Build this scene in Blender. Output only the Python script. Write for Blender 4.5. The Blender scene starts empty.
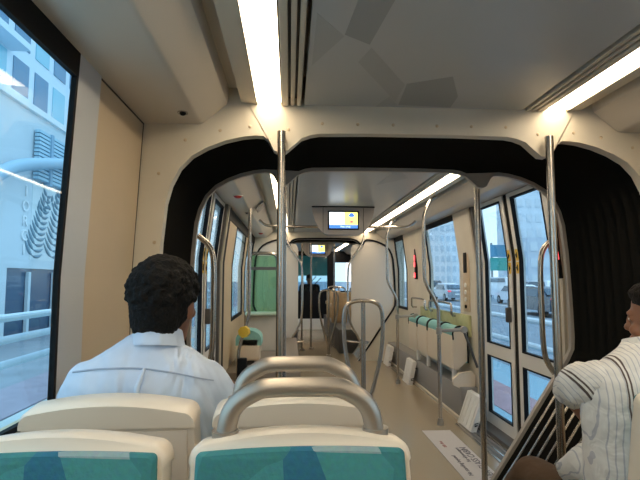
import bpy, bmesh, math, random
from mathutils import Vector, Matrix, noise
random.seed(7)
R = math.radians
CX = 0.56          # tram centre line, the camera sits left of it
EY = 1.29          # camera height above the tram floor

# ------------------------------------------------------------------ camera, sky, exposure
scn = bpy.context.scene
cam_d = bpy.data.cameras.new('camera'); cam = bpy.data.objects.new('camera', cam_d)
scn.collection.objects.link(cam); scn.camera = cam
cam_d.sensor_width = 36; cam_d.lens = 483 / 640 * 36; cam_d.clip_start = 0.02; cam_d.clip_end = 600
cam.location = (0, 0, EY)
cam.rotation_euler = (R(90 + 4.73), 0, R(-3.54))

w = bpy.data.worlds.new('sky'); scn.world = w; w.use_nodes = True
nt = w.node_tree; nt.nodes.clear()
out = nt.nodes.new('ShaderNodeOutputWorld'); bg = nt.nodes.new('ShaderNodeBackground')
tc = nt.nodes.new('ShaderNodeTexCoord'); sx = nt.nodes.new('ShaderNodeSeparateXYZ'); cr = nt.nodes.new('ShaderNodeValToRGB')
cr.color_ramp.elements[0].position = 0.0; cr.color_ramp.elements[0].color = (0.90, 0.95, 1.0, 1)
cr.color_ramp.elements[1].position = 0.6; cr.color_ramp.elements[1].color = (0.62, 0.78, 1.0, 1)
nt.links.new(tc.outputs['Generated'], sx.inputs[0]); nt.links.new(sx.outputs['Z'], cr.inputs[0])
nt.links.new(cr.outputs[0], bg.inputs[0]); nt.links.new(bg.outputs[0], out.inputs[0])
bg.inputs[1].default_value = 1.1
sun_d = bpy.data.lights.new('sun', 'SUN'); sun = bpy.data.objects.new('sun', sun_d); scn.collection.objects.link(sun)
sun_d.energy = 1.2; sun_d.angle = R(25); sun_d.color = (1, .95, .88); sun.rotation_euler = (R(28), R(-8), 0); sun.location = (0, 0, 20)
STRIP = 7.5
scn.view_settings.view_transform = 'Standard'; scn.view_settings.look = 'None'
scn.view_settings.gamma = 1; scn.view_settings.use_curve_mapping = False
scn.view_settings.exposure = 0.85

# ------------------------------------------------------------------ materials
MATS = {}
def mat(name, col, rough=.5, metal=0, noise_amt=0, nscale=8, bump=0, bscale=60, emit=0, coat=0, spec=None):
    if name in MATS: return MATS[name]
    m = bpy.data.materials.new(name); m.use_nodes = True; t = m.node_tree
    b = t.nodes['Principled BSDF']
    b.inputs['Base Color'].default_value = (*col, 1); b.inputs['Roughness'].default_value = rough; b.inputs['Metallic'].default_value = metal
    if coat: b.inputs['Coat Weight'].default_value = coat; b.inputs['Coat Roughness'].default_value = .15
    if spec is not None: b.inputs['Specular IOR Level'].default_value = spec
    tcn = t.nodes.new('ShaderNodeTexCoord')
    if noise_amt:
        n = t.nodes.new('ShaderNodeTexNoise'); n.inputs['Scale'].default_value = nscale; n.inputs['Detail'].default_value = 5
        t.links.new(tcn.outputs['Object'], n.inputs['Vector'])
        r = t.nodes.new('ShaderNodeValToRGB')
        r.color_ramp.elements[0].position = .3; r.color_ramp.elements[1].position = .7
        r.color_ramp.elements[0].color = (*[c * (1 - noise_amt) for c in col], 1); r.color_ramp.elements[1].color = (*[min(1, c * (1 + noise_amt)) for c in col], 1)
        t.links.new(n.outputs['Fac'], r.inputs[0]); t.links.new(r.outputs[0], b.inputs['Base Color'])
    if bump:
        n = t.nodes.new('ShaderNodeTexNoise'); n.inputs['Scale'].default_value = bscale; n.inputs['Detail'].default_value = 3
        t.links.new(tcn.outputs['Object'], n.inputs['Vector'])
        bp = t.nodes.new('ShaderNodeBump'); bp.inputs['Strength'].default_value = bump; bp.inputs['Distance'].default_value = .01
        t.links.new(n.outputs['Fac'], bp.inputs['Height']); t.links.new(bp.outputs[0], b.inputs['Normal'])
    if emit:
        b.inputs['Emission Color'].default_value = (*col, 1); b.inputs['Emission Strength'].default_value = emit
    MATS[name] = m; return m

def cells(name, cols, scale, rough=.7, stretch=(1, 1, 1), rot=(0, 0, 0), soft=0, bump=0, off=(0, 0, 0)):
    m = bpy.data.materials.new(name); m.use_nodes = True; t = m.node_tree; b = t.nodes['Principled BSDF']
    b.inputs['Roughness'].default_value = rough
    tcn = t.nodes.new('ShaderNodeTexCoord'); mp = t.nodes.new('ShaderNodeMapping'); mp.inputs['Scale'].default_value = stretch
    mp.inputs['Rotation'].default_value = rot; mp.inputs['Location'].default_value = off
    v = t.nodes.new('ShaderNodeTexVoronoi'); v.inputs['Scale'].default_value = scale
    t.links.new(tcn.outputs['Object'], mp.inputs[0]); t.links.new(mp.outputs[0], v.inputs['Vector'])
    s = t.nodes.new('ShaderNodeSeparateColor'); t.links.new(v.outputs['Color'], s.inputs[0])
    r = t.nodes.new('ShaderNodeValToRGB'); r.color_ramp.interpolation = 'CONSTANT'
    e = r.color_ramp.elements
    while len(e) < len(cols): e.new(.5)
    for i, c in enumerate(cols): e[i].position = i / len(cols); e[i].color = (*c, 1)
    t.links.new(s.outputs[0], r.inputs[0])
    n = t.nodes.new('ShaderNodeTexNoise'); n.inputs['Scale'].default_value = 90; t.links.new(tcn.outputs['Object'], n.inputs['Vector'])
    mx = t.nodes.new('ShaderNodeMix'); mx.data_type = 'RGBA'; mx.blend_type = 'OVERLAY'; mx.inputs[0].default_value = .18
    t.links.new(r.outputs[0], mx.inputs[6]); t.links.new(n.outputs['Color'], mx.inputs[7]); t.links.new(mx.outputs[2], b.inputs['Base Color'])
    if bump:
        bp = t.nodes.new('ShaderNodeBump'); bp.inputs['Strength'].default_value = bump; bp.inputs['Distance'].default_value = .004
        t.links.new(n.outputs['Fac'], bp.inputs['Height']); t.links.new(bp.outputs[0], b.inputs['Normal'])
    return m

def glass(name, tint, refl=.08, rough=.02):
    m = bpy.data.materials.new(name); m.use_nodes = True; t = m.node_tree; t.nodes.clear()
    o = t.nodes.new('ShaderNodeOutputMaterial'); tr = t.nodes.new('ShaderNodeBsdfTransparent'); gl = t.nodes.new('ShaderNodeBsdfGlossy')
    tr.inputs[0].default_value = (*tint, 1); gl.inputs['Roughness'].default_value = rough
    f = t.nodes.new('ShaderNodeLayerWeight'); f.inputs[0].default_value = .5
    pw = t.nodes.new('ShaderNodeMath'); pw.operation = 'POWER'; pw.inputs[1].default_value = 5; t.links.new(f.outputs['Facing'], pw.inputs[0])
    a = t.nodes.new('ShaderNodeMath'); a.operation = 'MULTIPLY_ADD'; a.inputs[1].default_value = .6; a.inputs[2].default_value = refl * .5; a.use_clamp = True
    t.links.new(pw.outputs[0], a.inputs[0])
    mx = t.nodes.new('ShaderNodeMixShader'); t.links.new(a.outputs[0], mx.inputs[0]); t.links.new(tr.outputs[0], mx.inputs[1]); t.links.new(gl.outputs[0], mx.inputs[2])
    t.links.new(mx.outputs[0], o.inputs[0]); return m

def stripes(name, base, line, period, width, axis='X', rough=.8, base2=None, p2=None, w2=None, rot=(0, 0, 0), bump=0):
    """fine woven stripes: thin lines every `period` metres along an axis"""
    m = bpy.data.materials.new(name); m.use_nodes = True; t = m.node_tree; b = t.nodes['Principled BSDF']; b.inputs['Roughness'].default_value = rough
    tcn = t.nodes.new('ShaderNodeTexCoord'); mp = t.nodes.new('ShaderNodeMapping'); mp.inputs['Rotation'].default_value = rot
    t.links.new(tcn.outputs['Object'], mp.inputs[0]); s = t.nodes.new('ShaderNodeSeparateXYZ'); t.links.new(mp.outputs[0], s.inputs[0])
    def lines(p, wd):
        a = t.nodes.new('ShaderNodeMath'); a.operation = 'DIVIDE'; a.inputs[1].default_value = p; t.links.new(s.outputs[axis], a.inputs[0])
        c = t.nodes.new('ShaderNodeMath'); c.operation = 'FRACT'; t.links.new(a.outputs[0], c.inputs[0])
        d = t.nodes.new('ShaderNodeMath'); d.operation = 'LESS_THAN'; d.inputs[1].default_value = wd / p; t.links.new(c.outputs[0], d.inputs[0]); return d
    mx = t.nodes.new('ShaderNodeMix'); mx.data_type = 'RGBA'; mx.inputs[6].default_value = (*base, 1); mx.inputs[7].default_value = (*line, 1)
    t.links.new(lines(period, width).outputs[0], mx.inputs[0]); last = mx
    if p2:
        m2 = t.nodes.new('ShaderNodeMix'); m2.data_type = 'RGBA'; t.links.new(last.outputs[2], m2.inputs[6]); m2.inputs[7].default_value = (*base2, 1)
        t.links.new(lines(p2, w2).outputs[0], m2.inputs[0]); last = m2
    if p2:
        o2 = t.nodes.new('ShaderNodeMath'); o2.operation = 'ADD'; o2.inputs[1].default_value = w2 * 2.2; t.links.new(s.outputs[axis], o2.inputs[0])
        a = t.nodes.new('ShaderNodeMath'); a.operation = 'DIVIDE'; a.inputs[1].default_value = p2; t.links.new(o2.outputs[0], a.inputs[0])
        c = t.nodes.new('ShaderNodeMath'); c.operation = 'FRACT'; t.links.new(a.outputs[0], c.inputs[0])
        d = t.nodes.new('ShaderNodeMath'); d.operation = 'LESS_THAN'; d.inputs[1].default_value = w2 / p2; t.links.new(c.outputs[0], d.inputs[0])
        m3 = t.nodes.new('ShaderNodeMix'); m3.data_type = 'RGBA'; t.links.new(last.outputs[2], m3.inputs[6]); m3.inputs[7].default_value = (*base2, 1); t.links.new(d.outputs[0], m3.inputs[0]); last = m3
    t.links.new(last.outputs[2], b.inputs['Base Color'])
    if bump:
        n = t.nodes.new('ShaderNodeTexNoise'); n.inputs['Scale'].default_value = 14; n.inputs['Distortion'].default_value = 1.2; t.links.new(tcn.outputs['Object'], n.inputs['Vector'])
        bp = t.nodes.new('ShaderNodeBump'); bp.inputs['Strength'].default_value = bump; bp.inputs['Distance'].default_value = .02
        t.links.new(n.outputs['Fac'], bp.inputs['Height']); t.links.new(bp.outputs[0], b.inputs['Normal'])
    return m

cream = mat('cream_panel', (.58, .46, .31), .45, noise_amt=.04, nscale=3)
cream_l = mat('cream_bulkhead', (.66, .60, .49), .4, noise_amt=.05, nscale=4)
greyp = mat('grey_post', (.52, .55, .58), .4)
coving_m = mat('coving_plastic', (.58, .53, .46), .28, noise_amt=.03, nscale=2)
ledge_m = mat('ledge_plastic', (.58, .52, .42), .4)
ceil_m = mat('ceiling_film', (.47, .48, .47), .30, noise_amt=.04, nscale=2)
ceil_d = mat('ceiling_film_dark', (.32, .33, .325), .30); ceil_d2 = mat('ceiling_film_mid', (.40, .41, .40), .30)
rubber = mat('black_rubber', (.013, .012, .010), .8, bump=.3, bscale=40, spec=.15)
blackf = mat('black_frame', (.006, .006, .007), .6, spec=.15)
steel = mat('brushed_steel', (.50, .46, .41), .27, 1)
alu = mat('satin_grey_metal', (.40, .36, .31), .36, .75)
floor_m = mat('floor_vinyl', (.33, .265, .18), .18, noise_amt=.08, nscale=300)
seatc = mat('seat_shell_plastic', (.76, .66, .53), .33, coat=.2)
seatrec = mat('seat_recess_plastic', (.66, .58, .48), .45)
teal = cells('teal_fabric', [(.04, .20, .21), (.05, .24, .25), (.24, .34, .35), (.02, .14, .22), (.06, .26, .26), (.13, .30, .31)], 7, .9, stretch=(1.0, .3, .7), rot=(.2, 0, .6), bump=.5)
teal2 = mat('pale_teal_fabric', (.22, .46, .44), .85, noise_amt=.1, nscale=20)
white_pl = mat('white_plastic', (.78, .77, .74), .4)
wearwhite = mat('floor_sign_film', (.55, .50, .46), .4)
text_dark = mat('dark_lettering', (.06, .05, .07), .5)
text_red = mat('red_lettering', (.45, .10, .07), .5)
dgrey = mat('dark_grey_metal', (.10, .095, .09), .45, .3)
mgrey = mat('mid_grey_panel', (.27, .26, .25), .5)
strip_m = mat('light_diffuser', (1.0, .82, .58), .5, emit=STRIP)
yellow = mat('yellow_plastic', (.75, .48, .03), .4)
red_m = mat('red_plastic', (.55, .03, .02), .4)
led_red = mat('red_indicator', (1, .08, .10), .5, emit=1.4)
glass_blue = glass('tinted_blue_glass', (.76, .91, .95), .06)
glass_clear = glass('clear_glass', (.70, .82, .87), .06)
glass_green = glass('green_glass', (.58, .86, .70), .16)
skin1 = mat('brown_skin', (.20, .085, .045), .5, bump=.1, bscale=90)
skin2 = mat('tan_skin', (.30, .13, .07), .45, bump=.1, bscale=90)
hair_m = mat('black_hair', (.006, .005, .004), .8, spec=.2, noise_amt=.4, nscale=60, bump=.9, bscale=110)
hair2_m = mat('dark_brown_hair', (.010, .007, .005), .7, spec=.2, noise_amt=.4, nscale=60, bump=.8, bscale=110)
trouser = mat('brown_trouser_cloth', (.095, .052, .025), .8, bump=.3, bscale=30)
navy = mat('navy_trouser_cloth', (.02, .025, .04), .8)
driver_m = mat('dark_uniform', (.012, .012, .014), .8)
shoe_m = mat('black_leather', (.015, .013, .012), .35)

# ------------------------------------------------------------------ builders
COL = scn.collection
class B:
    def __init__(s): s.bm = bmesh.new()
    def box(s, x0, x1, y0, y1, z0, z1, bev=0, seg=2):
        g = bmesh.ops.create_cube(s.bm, size=1)['verts']
        for v in g: v.co = Vector(((x0 + x1) / 2 + v.co.x * (x1 - x0), (y0 + y1) / 2 + v.co.y * (y1 - y0), (z0 + z1) / 2 + v.co.z * (z1 - z0)))
        if bev:
            e = {e for v in g for e in v.link_edges}
            bmesh.ops.bevel(s.bm, geom=list(e), offset=bev, segments=seg, affect='EDGES', profile=.5)
        return s
    def prism(s, poly, axis, a, b):
        """poly: 2D points; axis 'x' -> (y,z), 'y' -> (x,z), 'z' -> (x,y)"""
        def P(p, t): return {'x': (t, p[0], p[1]), 'y': (p[0], t, p[1]), 'z': (p[0], p[1], t)}[axis]
        va = [s.bm.verts.new(P(p, a)) for p in poly]; vb = [s.bm.verts.new(P(p, b)) for p in poly]
        n = len(poly); s.bm.faces.new(va); s.bm.faces.new(vb[::-1])
        for i in range(n): s.bm.faces.new((va[i], vb[i], vb[(i + 1) % n], va[(i + 1) % n]))
        return s
    def tube(s, pts, r, n=12, smooth=0, cap=True, taper=None):
        pts = [Vector(p) for p in pts]
        for _ in range(smooth):
            q = [pts[0]]
            for a, b in zip(pts, pts[1:]): q += [a.lerp(b, .25), a.lerp(b, .75)]
            q.append(pts[-1]); pts = q
        rings = []; up = None
        for i, p in enumerate(pts):
            d = (pts[min(i + 1, len(pts) - 1)] - pts[max(i - 1, 0)]).normalized()
            if up is None: up = Vector((0, 0, 1)) if abs(d.z) < .9 else Vector((0, 1, 0))
            sx_ = d.cross(up).normalized(); up = sx_.cross(d).normalized()
            rr = r if taper is None else taper[min(i, len(taper) - 1)] if len(taper) == len(pts) else r
            rings.append([s.bm.verts.new(p + (sx_ * math.cos(2 * math.pi * k / n) + up * math.sin(2 * math.pi * k / n)) * rr) for k in range(n)])
        for a, b in zip(rings, rings[1:]):
            for k in range(n): s.bm.faces.new((a[k], a[(k + 1) % n], b[(k + 1) % n], b[k]))
        if cap: s.bm.faces.new(rings[0][::-1]); s.bm.faces.new(rings[-1])
        return s
    def loft(s, rings, cap=True):
        vs = [[s.bm.verts.new(p) for p in r] for r in rings]; n = len(vs[0])
        for a, b in zip(vs, vs[1:]):
            for k in range(n): s.bm.faces.new((a[k], a[(k + 1) % n], b[(k + 1) % n], b[k]))
        if cap: s.bm.faces.new(vs[0][::-1]); s.bm.faces.new(vs[-1])
        return s
    def cap_sweep(s, spec, n=16):
        """limb: spec list of (point, rx, ry) with rounded ends"""
        pts = [Vector(p[0]) for p in spec]; rr = [(p[1], p[2]) for p in spec]
        P, Q = [], []
        d0 = (pts[1] - pts[0]).normalized(); d1 = (pts[-1] - pts[-2]).normalized(); m0 = min(rr[0]); m1 = min(rr[-1])
        for a in (80, 55, 28): P.append(pts[0] - d0 * m0 * math.sin(R(a))); Q.append((rr[0][0] * math.cos(R(a)), rr[0][1] * math.cos(R(a))))
        P += pts; Q += rr
        for a in (28, 55, 80): P.append(pts[-1] + d1 * m1 * math.sin(R(a))); Q.append((rr[-1][0] * math.cos(R(a)), rr[-1][1] * math.cos(R(a))))
        rings = []; up = None
        for i, p in enumerate(P):
            d = (P[min(i + 1, len(P) - 1)] - P[max(i - 1, 0)]).normalized()
            if up is None: up = Vector((0, 1, 0)) if abs(d.y) < .8 else Vector((0, 0, 1))
            a = d.cross(up).normalized(); up = a.cross(d).normalized()
            rings.append([p + a * Q[i][0] * math.cos(2 * math.pi * k / n) + up * Q[i][1] * math.sin(2 * math.pi * k / n) for k in range(n)])
        return s.loft(rings)
    def ball(s, c, rx, ry, rz, u=16, v=10, rot=None):
        g = bmesh.ops.create_uvsphere(s.bm, u_segments=u, v_segments=v, radius=1)['verts']
        for q in g:
            co = Vector((q.co.x * rx, q.co.y * ry, q.co.z * rz))
            if rot: co = rot @ co
            q.co = co + Vector(c)
        return s
    def cyl(s, c, axis, r, h, n=20, r2=None):
        c = Vector(c); a = Vector(axis).normalized()
        g = bmesh.ops.create_cone(s.bm, cap_ends=True, segments=n, radius1=r, radius2=r if r2 is None else r2, depth=h)['verts']
        q = Vector((0, 0, 1)).rotation_difference(a)
        for v in g: v.co = q @ v.co + c
        return s
    def build(s, name, m, parent=None, smooth=35, xf=None):
        bmesh.ops.recalc_face_normals(s.bm, faces=s.bm.faces)
        if xf: bmesh.ops.transform(s.bm, matrix=xf, verts=s.bm.verts)
        if parent is not None:
            off = parent.location.copy(); pp = parent.parent
            while pp: off += pp.location; pp = pp.parent
            bmesh.ops.translate(s.bm, vec=-off, verts=s.bm.verts)
        me = bpy.data.meshes.new(name); s.bm.to_mesh(me); s.bm.free(); me.materials.append(m)
        if smooth:
            me.shade_smooth(); me.set_sharp_from_angle(angle=R(smooth))
        o = bpy.data.objects.new(name, me); COL.objects.link(o)
        if parent is not None: o.parent = parent
        return o
def empty(name, loc, label=None, cat=None, group=None, rz=0):
    o = bpy.data.objects.new(name, None); COL.objects.link(o); o.location = loc; o.rotation_euler = (0, 0, rz); o.empty_display_size = .1
    if label: o['label'] = label; o['category'] = cat
    if group: o['group'] = group
    return o
def tag(o, label, cat, group=None, kind=None):
    o['label'] = label; o['category'] = cat
    if group: o['group'] = group
    if kind: o['kind'] = kind
    return o
def struct(o): o['kind'] = 'structure'; return o
def copy_tree(o, parent=None):
    c = o.copy(); COL.objects.link(c)
    if parent is not None: c.parent = parent
    for ch in [k for k in bpy.data.objects if k.parent == o]: copy_tree(ch, c)
    return c
def text_mesh(s, size, m, name, parent, loc, rot, extrude=.001, align='CENTER'):
    cu = bpy.data.curves.new('t', 'FONT'); cu.body = s; cu.size = size; cu.extrude = extrude; cu.align_x = align; cu.align_y = 'CENTER'
    t = bpy.data.objects.new('t', cu); COL.objects.link(t); dg = bpy.context.evaluated_depsgraph_get()
    me = bpy.data.meshes.new_from_object(t.evaluated_get(dg)); bpy.data.objects.remove(t)
    me.materials.clear(); me.materials.append(m)
    o = bpy.data.objects.new(name, me); COL.objects.link(o); o.rotation_euler = rot; o.location = loc
    if parent is not None: o.parent = parent; o.location = Vector(loc) - parent.location
    return o

NEAR = [(-.2, 1.23), (1.3, 1.23), (1.97, 1.20), (2.3, 1.18)]
NEXT = [(-.2, 1.20), (1.45, 1.20), (1.97, 1.135), (2.3, 1.10)]
def wx(z, prof):
    for (a, b), (c, d) in zip(prof, prof[1:]):
        if a <= z <= c: return b + (d - b) * (z - a) / (c - a)
    return prof[-1][1]
def wpanel(b, side, y0, y1, z0, z1, prof, t=.05, ins=0):
    """a slab that follows the tumblehome of a side wall"""
    zs = [z0] + [p[0] for p in prof if z0 < p[0] < z1] + [z1]
    inner = [(CX + side * (wx(z, prof) - ins), z) for z in zs]; outer = [(CX + side * (wx(z, prof) - ins + t), z) for z in zs]
    b.prism(inner + outer[::-1], 'y', y0, y1); return b

# ------------------------------------------------------------------ shell
YE = 13.2
b = B(); b.box(CX - 1.3, CX + 1.3, -2.6, YE + 2.2, -.12, 0); struct(b.build('floor', floor_m, smooth=0))
b = B(); b.box(CX - 1.34, CX + 1.34, -2.7, YE + 2.2, 2.2, 2.26); struct(b.build('ceiling', ledge_m, smooth=0))
MODS = [(-2.55, 2.10, NEAR), (2.87, 7.80, NEXT), (8.53, YE, NEXT)]
CZ = EY + .778
ntrim = [0]
def trim(bb, m, smooth=35):
    ntrim[0] += 1; return struct(bb.build('trim_%d' % ntrim[0], m, smooth=smooth))
places = ['in the near saloon', 'in the middle saloon', 'in the far saloon']
for i, (y0, y1, prof) in enumerate(MODS):
    b = B(); b.box(CX - .50, CX + .50, y0, y1, CZ, CZ + .03); struct(b.build('ceiling', ceil_m, smooth=0))
    for sd in (-1, 1):
        X = lambda v: CX + sd * v * 1.025
        # three slotted air ribs
        b = B()
        for k, (a, c) in enumerate([(.503, .520), (.530, .547), (.557, .583)]):
            b.box(min(X(a), X(c)), max(X(a), X(c)), y0, y1, CZ - .006, CZ + .03, .003, 1)
        trim(b, ledge_m)
        b = B(); b.box(min(X(.50), X(.59)), max(X(.50), X(.59)), y0, y1, CZ + .03, CZ + .04); trim(b, dgrey)
        # ledge beside the lamp and the groove
        b = B(); b.prism([(X(.692), CZ), (X(.76), CZ + .004), (X(.765), CZ + .05), (X(.692), CZ + .05)], 'y', y0, y1); trim(b, ledge_m)
        b = B(); b.box(min(X(.765), X(.83)), max(X(.765), X(.83)), y0, y1, CZ + .07, CZ + .09); trim(b, coving_m)
        # coving: overhead duct with a soft chamfer
        pr = [(X(.815), CZ + .12), (X(.815), CZ + .01), (X(.820), CZ - .004), (X(.922), CZ - .090), (X(.932), CZ - .095), (X(.945), CZ - .097), (X(1.13), CZ - .097), (X(1.26), CZ - .097), (X(1.26), CZ + .12)]
        b = B(); b.prism(pr, 'y', y0, y1); trim(b, coving_m, 22)
        # strip lamp
        side = ('left' if sd < 0 else 'right')
        L = empty('ceiling_strip_light', (X(.64), (y0 + y1) / 2, CZ), 'long warm white strip light, %s of the ceiling %s' % (side, places[i]), 'light', 'strip lights along the ceiling')
        b = B(); b.box(min(X(.588), X(.691)), max(X(.588), X(.691)), y0, y1 - .012, CZ + .004, CZ + .016, .003, 1); b.build('diffuser', strip_m, L)
        b = B(); b.box(min(X(.584), X(.588)), max(X(.584), X(.588)), y0, y1 - .004, CZ - .004, CZ + .04)
        b.box(min(X(.691), X(.694)), max(X(.691), X(.694)), y0, y1 - .004, CZ - .004, CZ + .04); b.box(min(X(.584), X(.694)), max(X(.584), X(.694)), y0, y1, CZ + .03, CZ + .04); b.build('housing', alu, L)
# darker angular shapes of the ceiling film
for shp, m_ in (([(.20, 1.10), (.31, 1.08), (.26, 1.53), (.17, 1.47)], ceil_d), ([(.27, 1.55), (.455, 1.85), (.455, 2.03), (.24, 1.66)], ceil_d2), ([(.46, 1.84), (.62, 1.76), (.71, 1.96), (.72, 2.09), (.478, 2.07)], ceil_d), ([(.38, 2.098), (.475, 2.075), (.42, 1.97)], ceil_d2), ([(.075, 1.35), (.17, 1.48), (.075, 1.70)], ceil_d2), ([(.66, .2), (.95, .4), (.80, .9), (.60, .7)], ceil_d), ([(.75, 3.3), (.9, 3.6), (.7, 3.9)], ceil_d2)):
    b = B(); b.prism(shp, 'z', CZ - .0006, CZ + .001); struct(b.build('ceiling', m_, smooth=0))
# rear wall behind the camera
b = B(); b.box(CX - 1.3, CX + 1.3, -2.65, -2.55, 0, 2.2); struct(b.build('wall_back', cream, smooth=0))

# near saloon side walls
nwin = [0]
def window(side, y0, y1, z0, z1, prof, gm, fr=.03, top=None, m=blackf, proud=.006):
    nwin[0] += 1
    e = struct(empty('window_%d' % nwin[0], (CX + side * wx(z0, prof), (y0 + y1) / 2, z0)))
    b = B(); wpanel(b, side, y0 + fr, y1 - fr, z0 + fr, z1 - (top or fr), prof, .006, -.001); b.build('pane', gm, e, smooth=0)
    b = B()
    wpanel(b, side, y0, y0 + fr, z0, z1, prof, .016, proud); wpanel(b, side, y1 - fr, y1, z0, z1, prof, .016, proud)
    wpanel(b, side, y0 + fr, y1 - fr, z0, z0 + fr, prof, .016, proud); wpanel(b, side, y0 + fr, y1 - fr, z1 - (top or fr), z1, prof, .016, proud)
    b.build('window_frame', m, e, smooth=0); return e
ZT = CZ - .097
for sd, nm in ((-1, 'left'), (1, 'right')):
    b = B(); wpanel(b, sd, -2.55, 2.10, 0, .92, NEAR); wpanel(b, sd, -2.55, -1.3, .92, 2.2, NEAR)
    struct(b.build('wall_%s' % nm, cream, smooth=0))
    b = B(); wpanel(b, sd, 1.62, 2.10, .92, 2.2, NEAR); struct(b.build('wall_%s' % nm, cream, smooth=0))
    b = B(); wpanel(b, sd, 1.45, 1.612, .92, ZT, NEAR, .016, .006); trim(b, greyp, 0)
    b = B(); wpanel(b, sd, 1.60, 1.63, .92, 2.2, NEAR, .02, -.012); trim(b, dgrey, 0)
    b = B(); wpanel(b, sd, 1.612, 1.618, .0, ZT, NEAR, .01, .0015); wpanel(b, sd, 2.093, 2.099, 0, ZT, NEAR, .01, .0015); wpanel(b, sd, -1.3, 2.099, ZT - .007, ZT - .001, NEAR, .01, .002); trim(b, mat('dark_joint_strip', (.06, .05, .04), .8), 0)  # thin dark strips along the panel joints
    b = B(); wpanel(b, sd, -1.3, 1.45, ZT, 2.2, NEAR); struct(b.build('wall_%s' % nm, cream, smooth=0))
    window(sd, -1.3, 1.45, .92, ZT, NEAR, glass_blue if sd < 0 else glass_clear, .014, .075)

# ------------------------------------------------------------------ gangway portals
half = [(.52, 0), (.72, .30), (.92, .60), (1.07, .82), (1.10, .88), (1.105, .95), (1.10, 1.2), (1.09, 1.45), (1.075, 1.62), (1.055, 1.70), (1.02, 1.775), (.97, 1.83), (.905, 1.866), (.83, 1.883), (.757, 1.895), (.70, 1.902), (.665, 1.900), (.64, 1.885), (.62, 1.86), (.60, 1.85), (.57, 1.853), (.54, 1.872), (.50, 1.893), (.46, 1.908), (.42, 1.915), (.2, 1.92)]
half = [(x * 1.022, z + .024 * max(0, min(1, (z - 1.862) / .03))) for x, z in half]
PROF = [(-x, z) for x, z in half] + [(0, 1.944)] + [(x, z) for x, z in half[::-1]]
def offset(prof, d):
    o = []
    for i, (x, z) in enumerate(prof):
        a = prof[max(i - 1, 0)]; c = prof[min(i + 1, len(prof) - 1)]
        tx, tz = c[0] - a[0], c[1] - a[1]; l = math.hypot(tx, tz)
        o.append((x - tz / l * d, z + tx / l * d))
    o[0] = (o[0][0], 0); o[-1] = (o[-1][0], 0); return o
def plain(prof): return [p for i, p in enumerate(prof)]
SM = [(x, z) for x, z in PROF if not (.545 < abs(x) < .69)]      # without the pole notches
def shell(b, rings):
    vs = [[b.bm.verts.new((CX + x, y, z)) for x, z in pr] for y, pr in rings]
    for a, c in zip(vs, vs[1:]):
        for k in range(len(a) - 1): b.bm.faces.new((a[k], a[k + 1], c[k + 1], c[k]))
def plate(prof, y0, y1, W=1.3, H=2.21):
    b = B(); outer = []
    for i, (x, z) in enumerate(prof):
        dx, dz = x, max(z - .75, -.75)
        t = min(W / abs(dx) if dx else 9e9, ((H - .75) / dz if dz > 0 else (.75 / -dz if dz < 0 else 9e9)))
        outer.append((dx * t, .75 + dz * t))
    outer[0] = (-W, 0); outer[-1] = (W, 0)
    for i in range(1, len(outer)):      # pull one point into each upper corner
        (xa, za), (xb, zb) = outer[i - 1], outer[i]
        if abs(xa) >= W - 1e-6 and zb >= H - 1e-6 and za < H - 1e-6: outer[i] = (math.copysign(W, xa), H)
        if za >= H - 1e-6 and abs(xb) >= W - 1e-6 and zb < H - 1e-6: outer[i - 1] = (math.copysign(W, xb), H)
    L = []
    for y in (y0, y1): L.append(([b.bm.verts.new((CX + x, y, z)) for x, z in prof], [b.bm.verts.new((CX + x, y, z)) for x, z in outer]))
    n = len(prof)
    for k in range(n - 1):
        for (i_, o_), fl in ((L[0], 0), (L[1], 1)): b.bm.faces.new((i_[k], i_[k + 1], o_[k + 1], o_[k]))
        b.bm.faces.new((L[0][0][k], L[0][0][k + 1], L[1][0][k + 1], L[1][0][k])); b.bm.faces.new((L[0][1][k], L[0][1][k + 1], L[1][1][k + 1], L[1][1][k]))
    for k in (0, n - 1): b.bm.faces.new((L[0][0][k], L[1][0][k], L[1][1][k], L[0][1][k]))
    return b
def bulkhead(y0, y1, face):      # face -1: screws on the near side
    struct(plate(PROF, y0, y1).build('wall_bulkhead', cream_l))
    b = B()
    for sx_ in (-1, 1):
        for px, pz in [(.10, 1.985), (.26, 1.985), (.42, 1.985), (.57, 1.955), (.74, 1.965), (.87, 1.945), (1.02, 1.90), (1.13, 1.75), (1.14, 1.45), (1.15, 1.15)]:
            b.ball((CX + sx_ * px, y0 if face < 0 else y1, pz), .008, .004, .008, 10, 6)
    trim(b, cream)
def portal_ring(y0, y1):
    b = plate(PROF, y0, y1); struct(b.build('wall_portal', mat('portal_grey', (.42, .38, .33), .4)))
def bellows(y0, y1, label, far=False):
    e = empty('gangway_bellows', (CX, (y0 + y1) / 2, 0), label, 'gangway', 'pleated gangway bellows')
    n = 9; rings = []
    for k in range(n * 2 + 1):
        y = y0 + (y1 - y0) * k / (n * 2); rings.append((y, offset(SM, .02 if k % 2 == 0 else .09)))
    b = B(); shell(b, rings); b.build('bellows_skin', rubber, e, smooth=0)
    for sd in (-1, 1):
        for k in range(1, n):
            y = y0 + (y1 - y0) * k / n
            f = offset(SM, .012); q = f[:4] if sd < 0 else f[-4:]
            b = B(); b.tube([(CX + x, y, max(z, .01)) for x, z in q], .008, 8); b.build('pleat_strip', steel, e)
    return e
bulkhead(2.10, 2.15, -1); portal_ring(2.84, 2.87)
bellows(2.15, 2.84, 'black pleated gangway bellows framing the opening nearest the camera')
bulkhead(7.80, 7.85, -1); portal_ring(8.49, 8.53)
bellows(7.85, 8.49, 'black edged gangway bellows of the second, distant opening')
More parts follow.
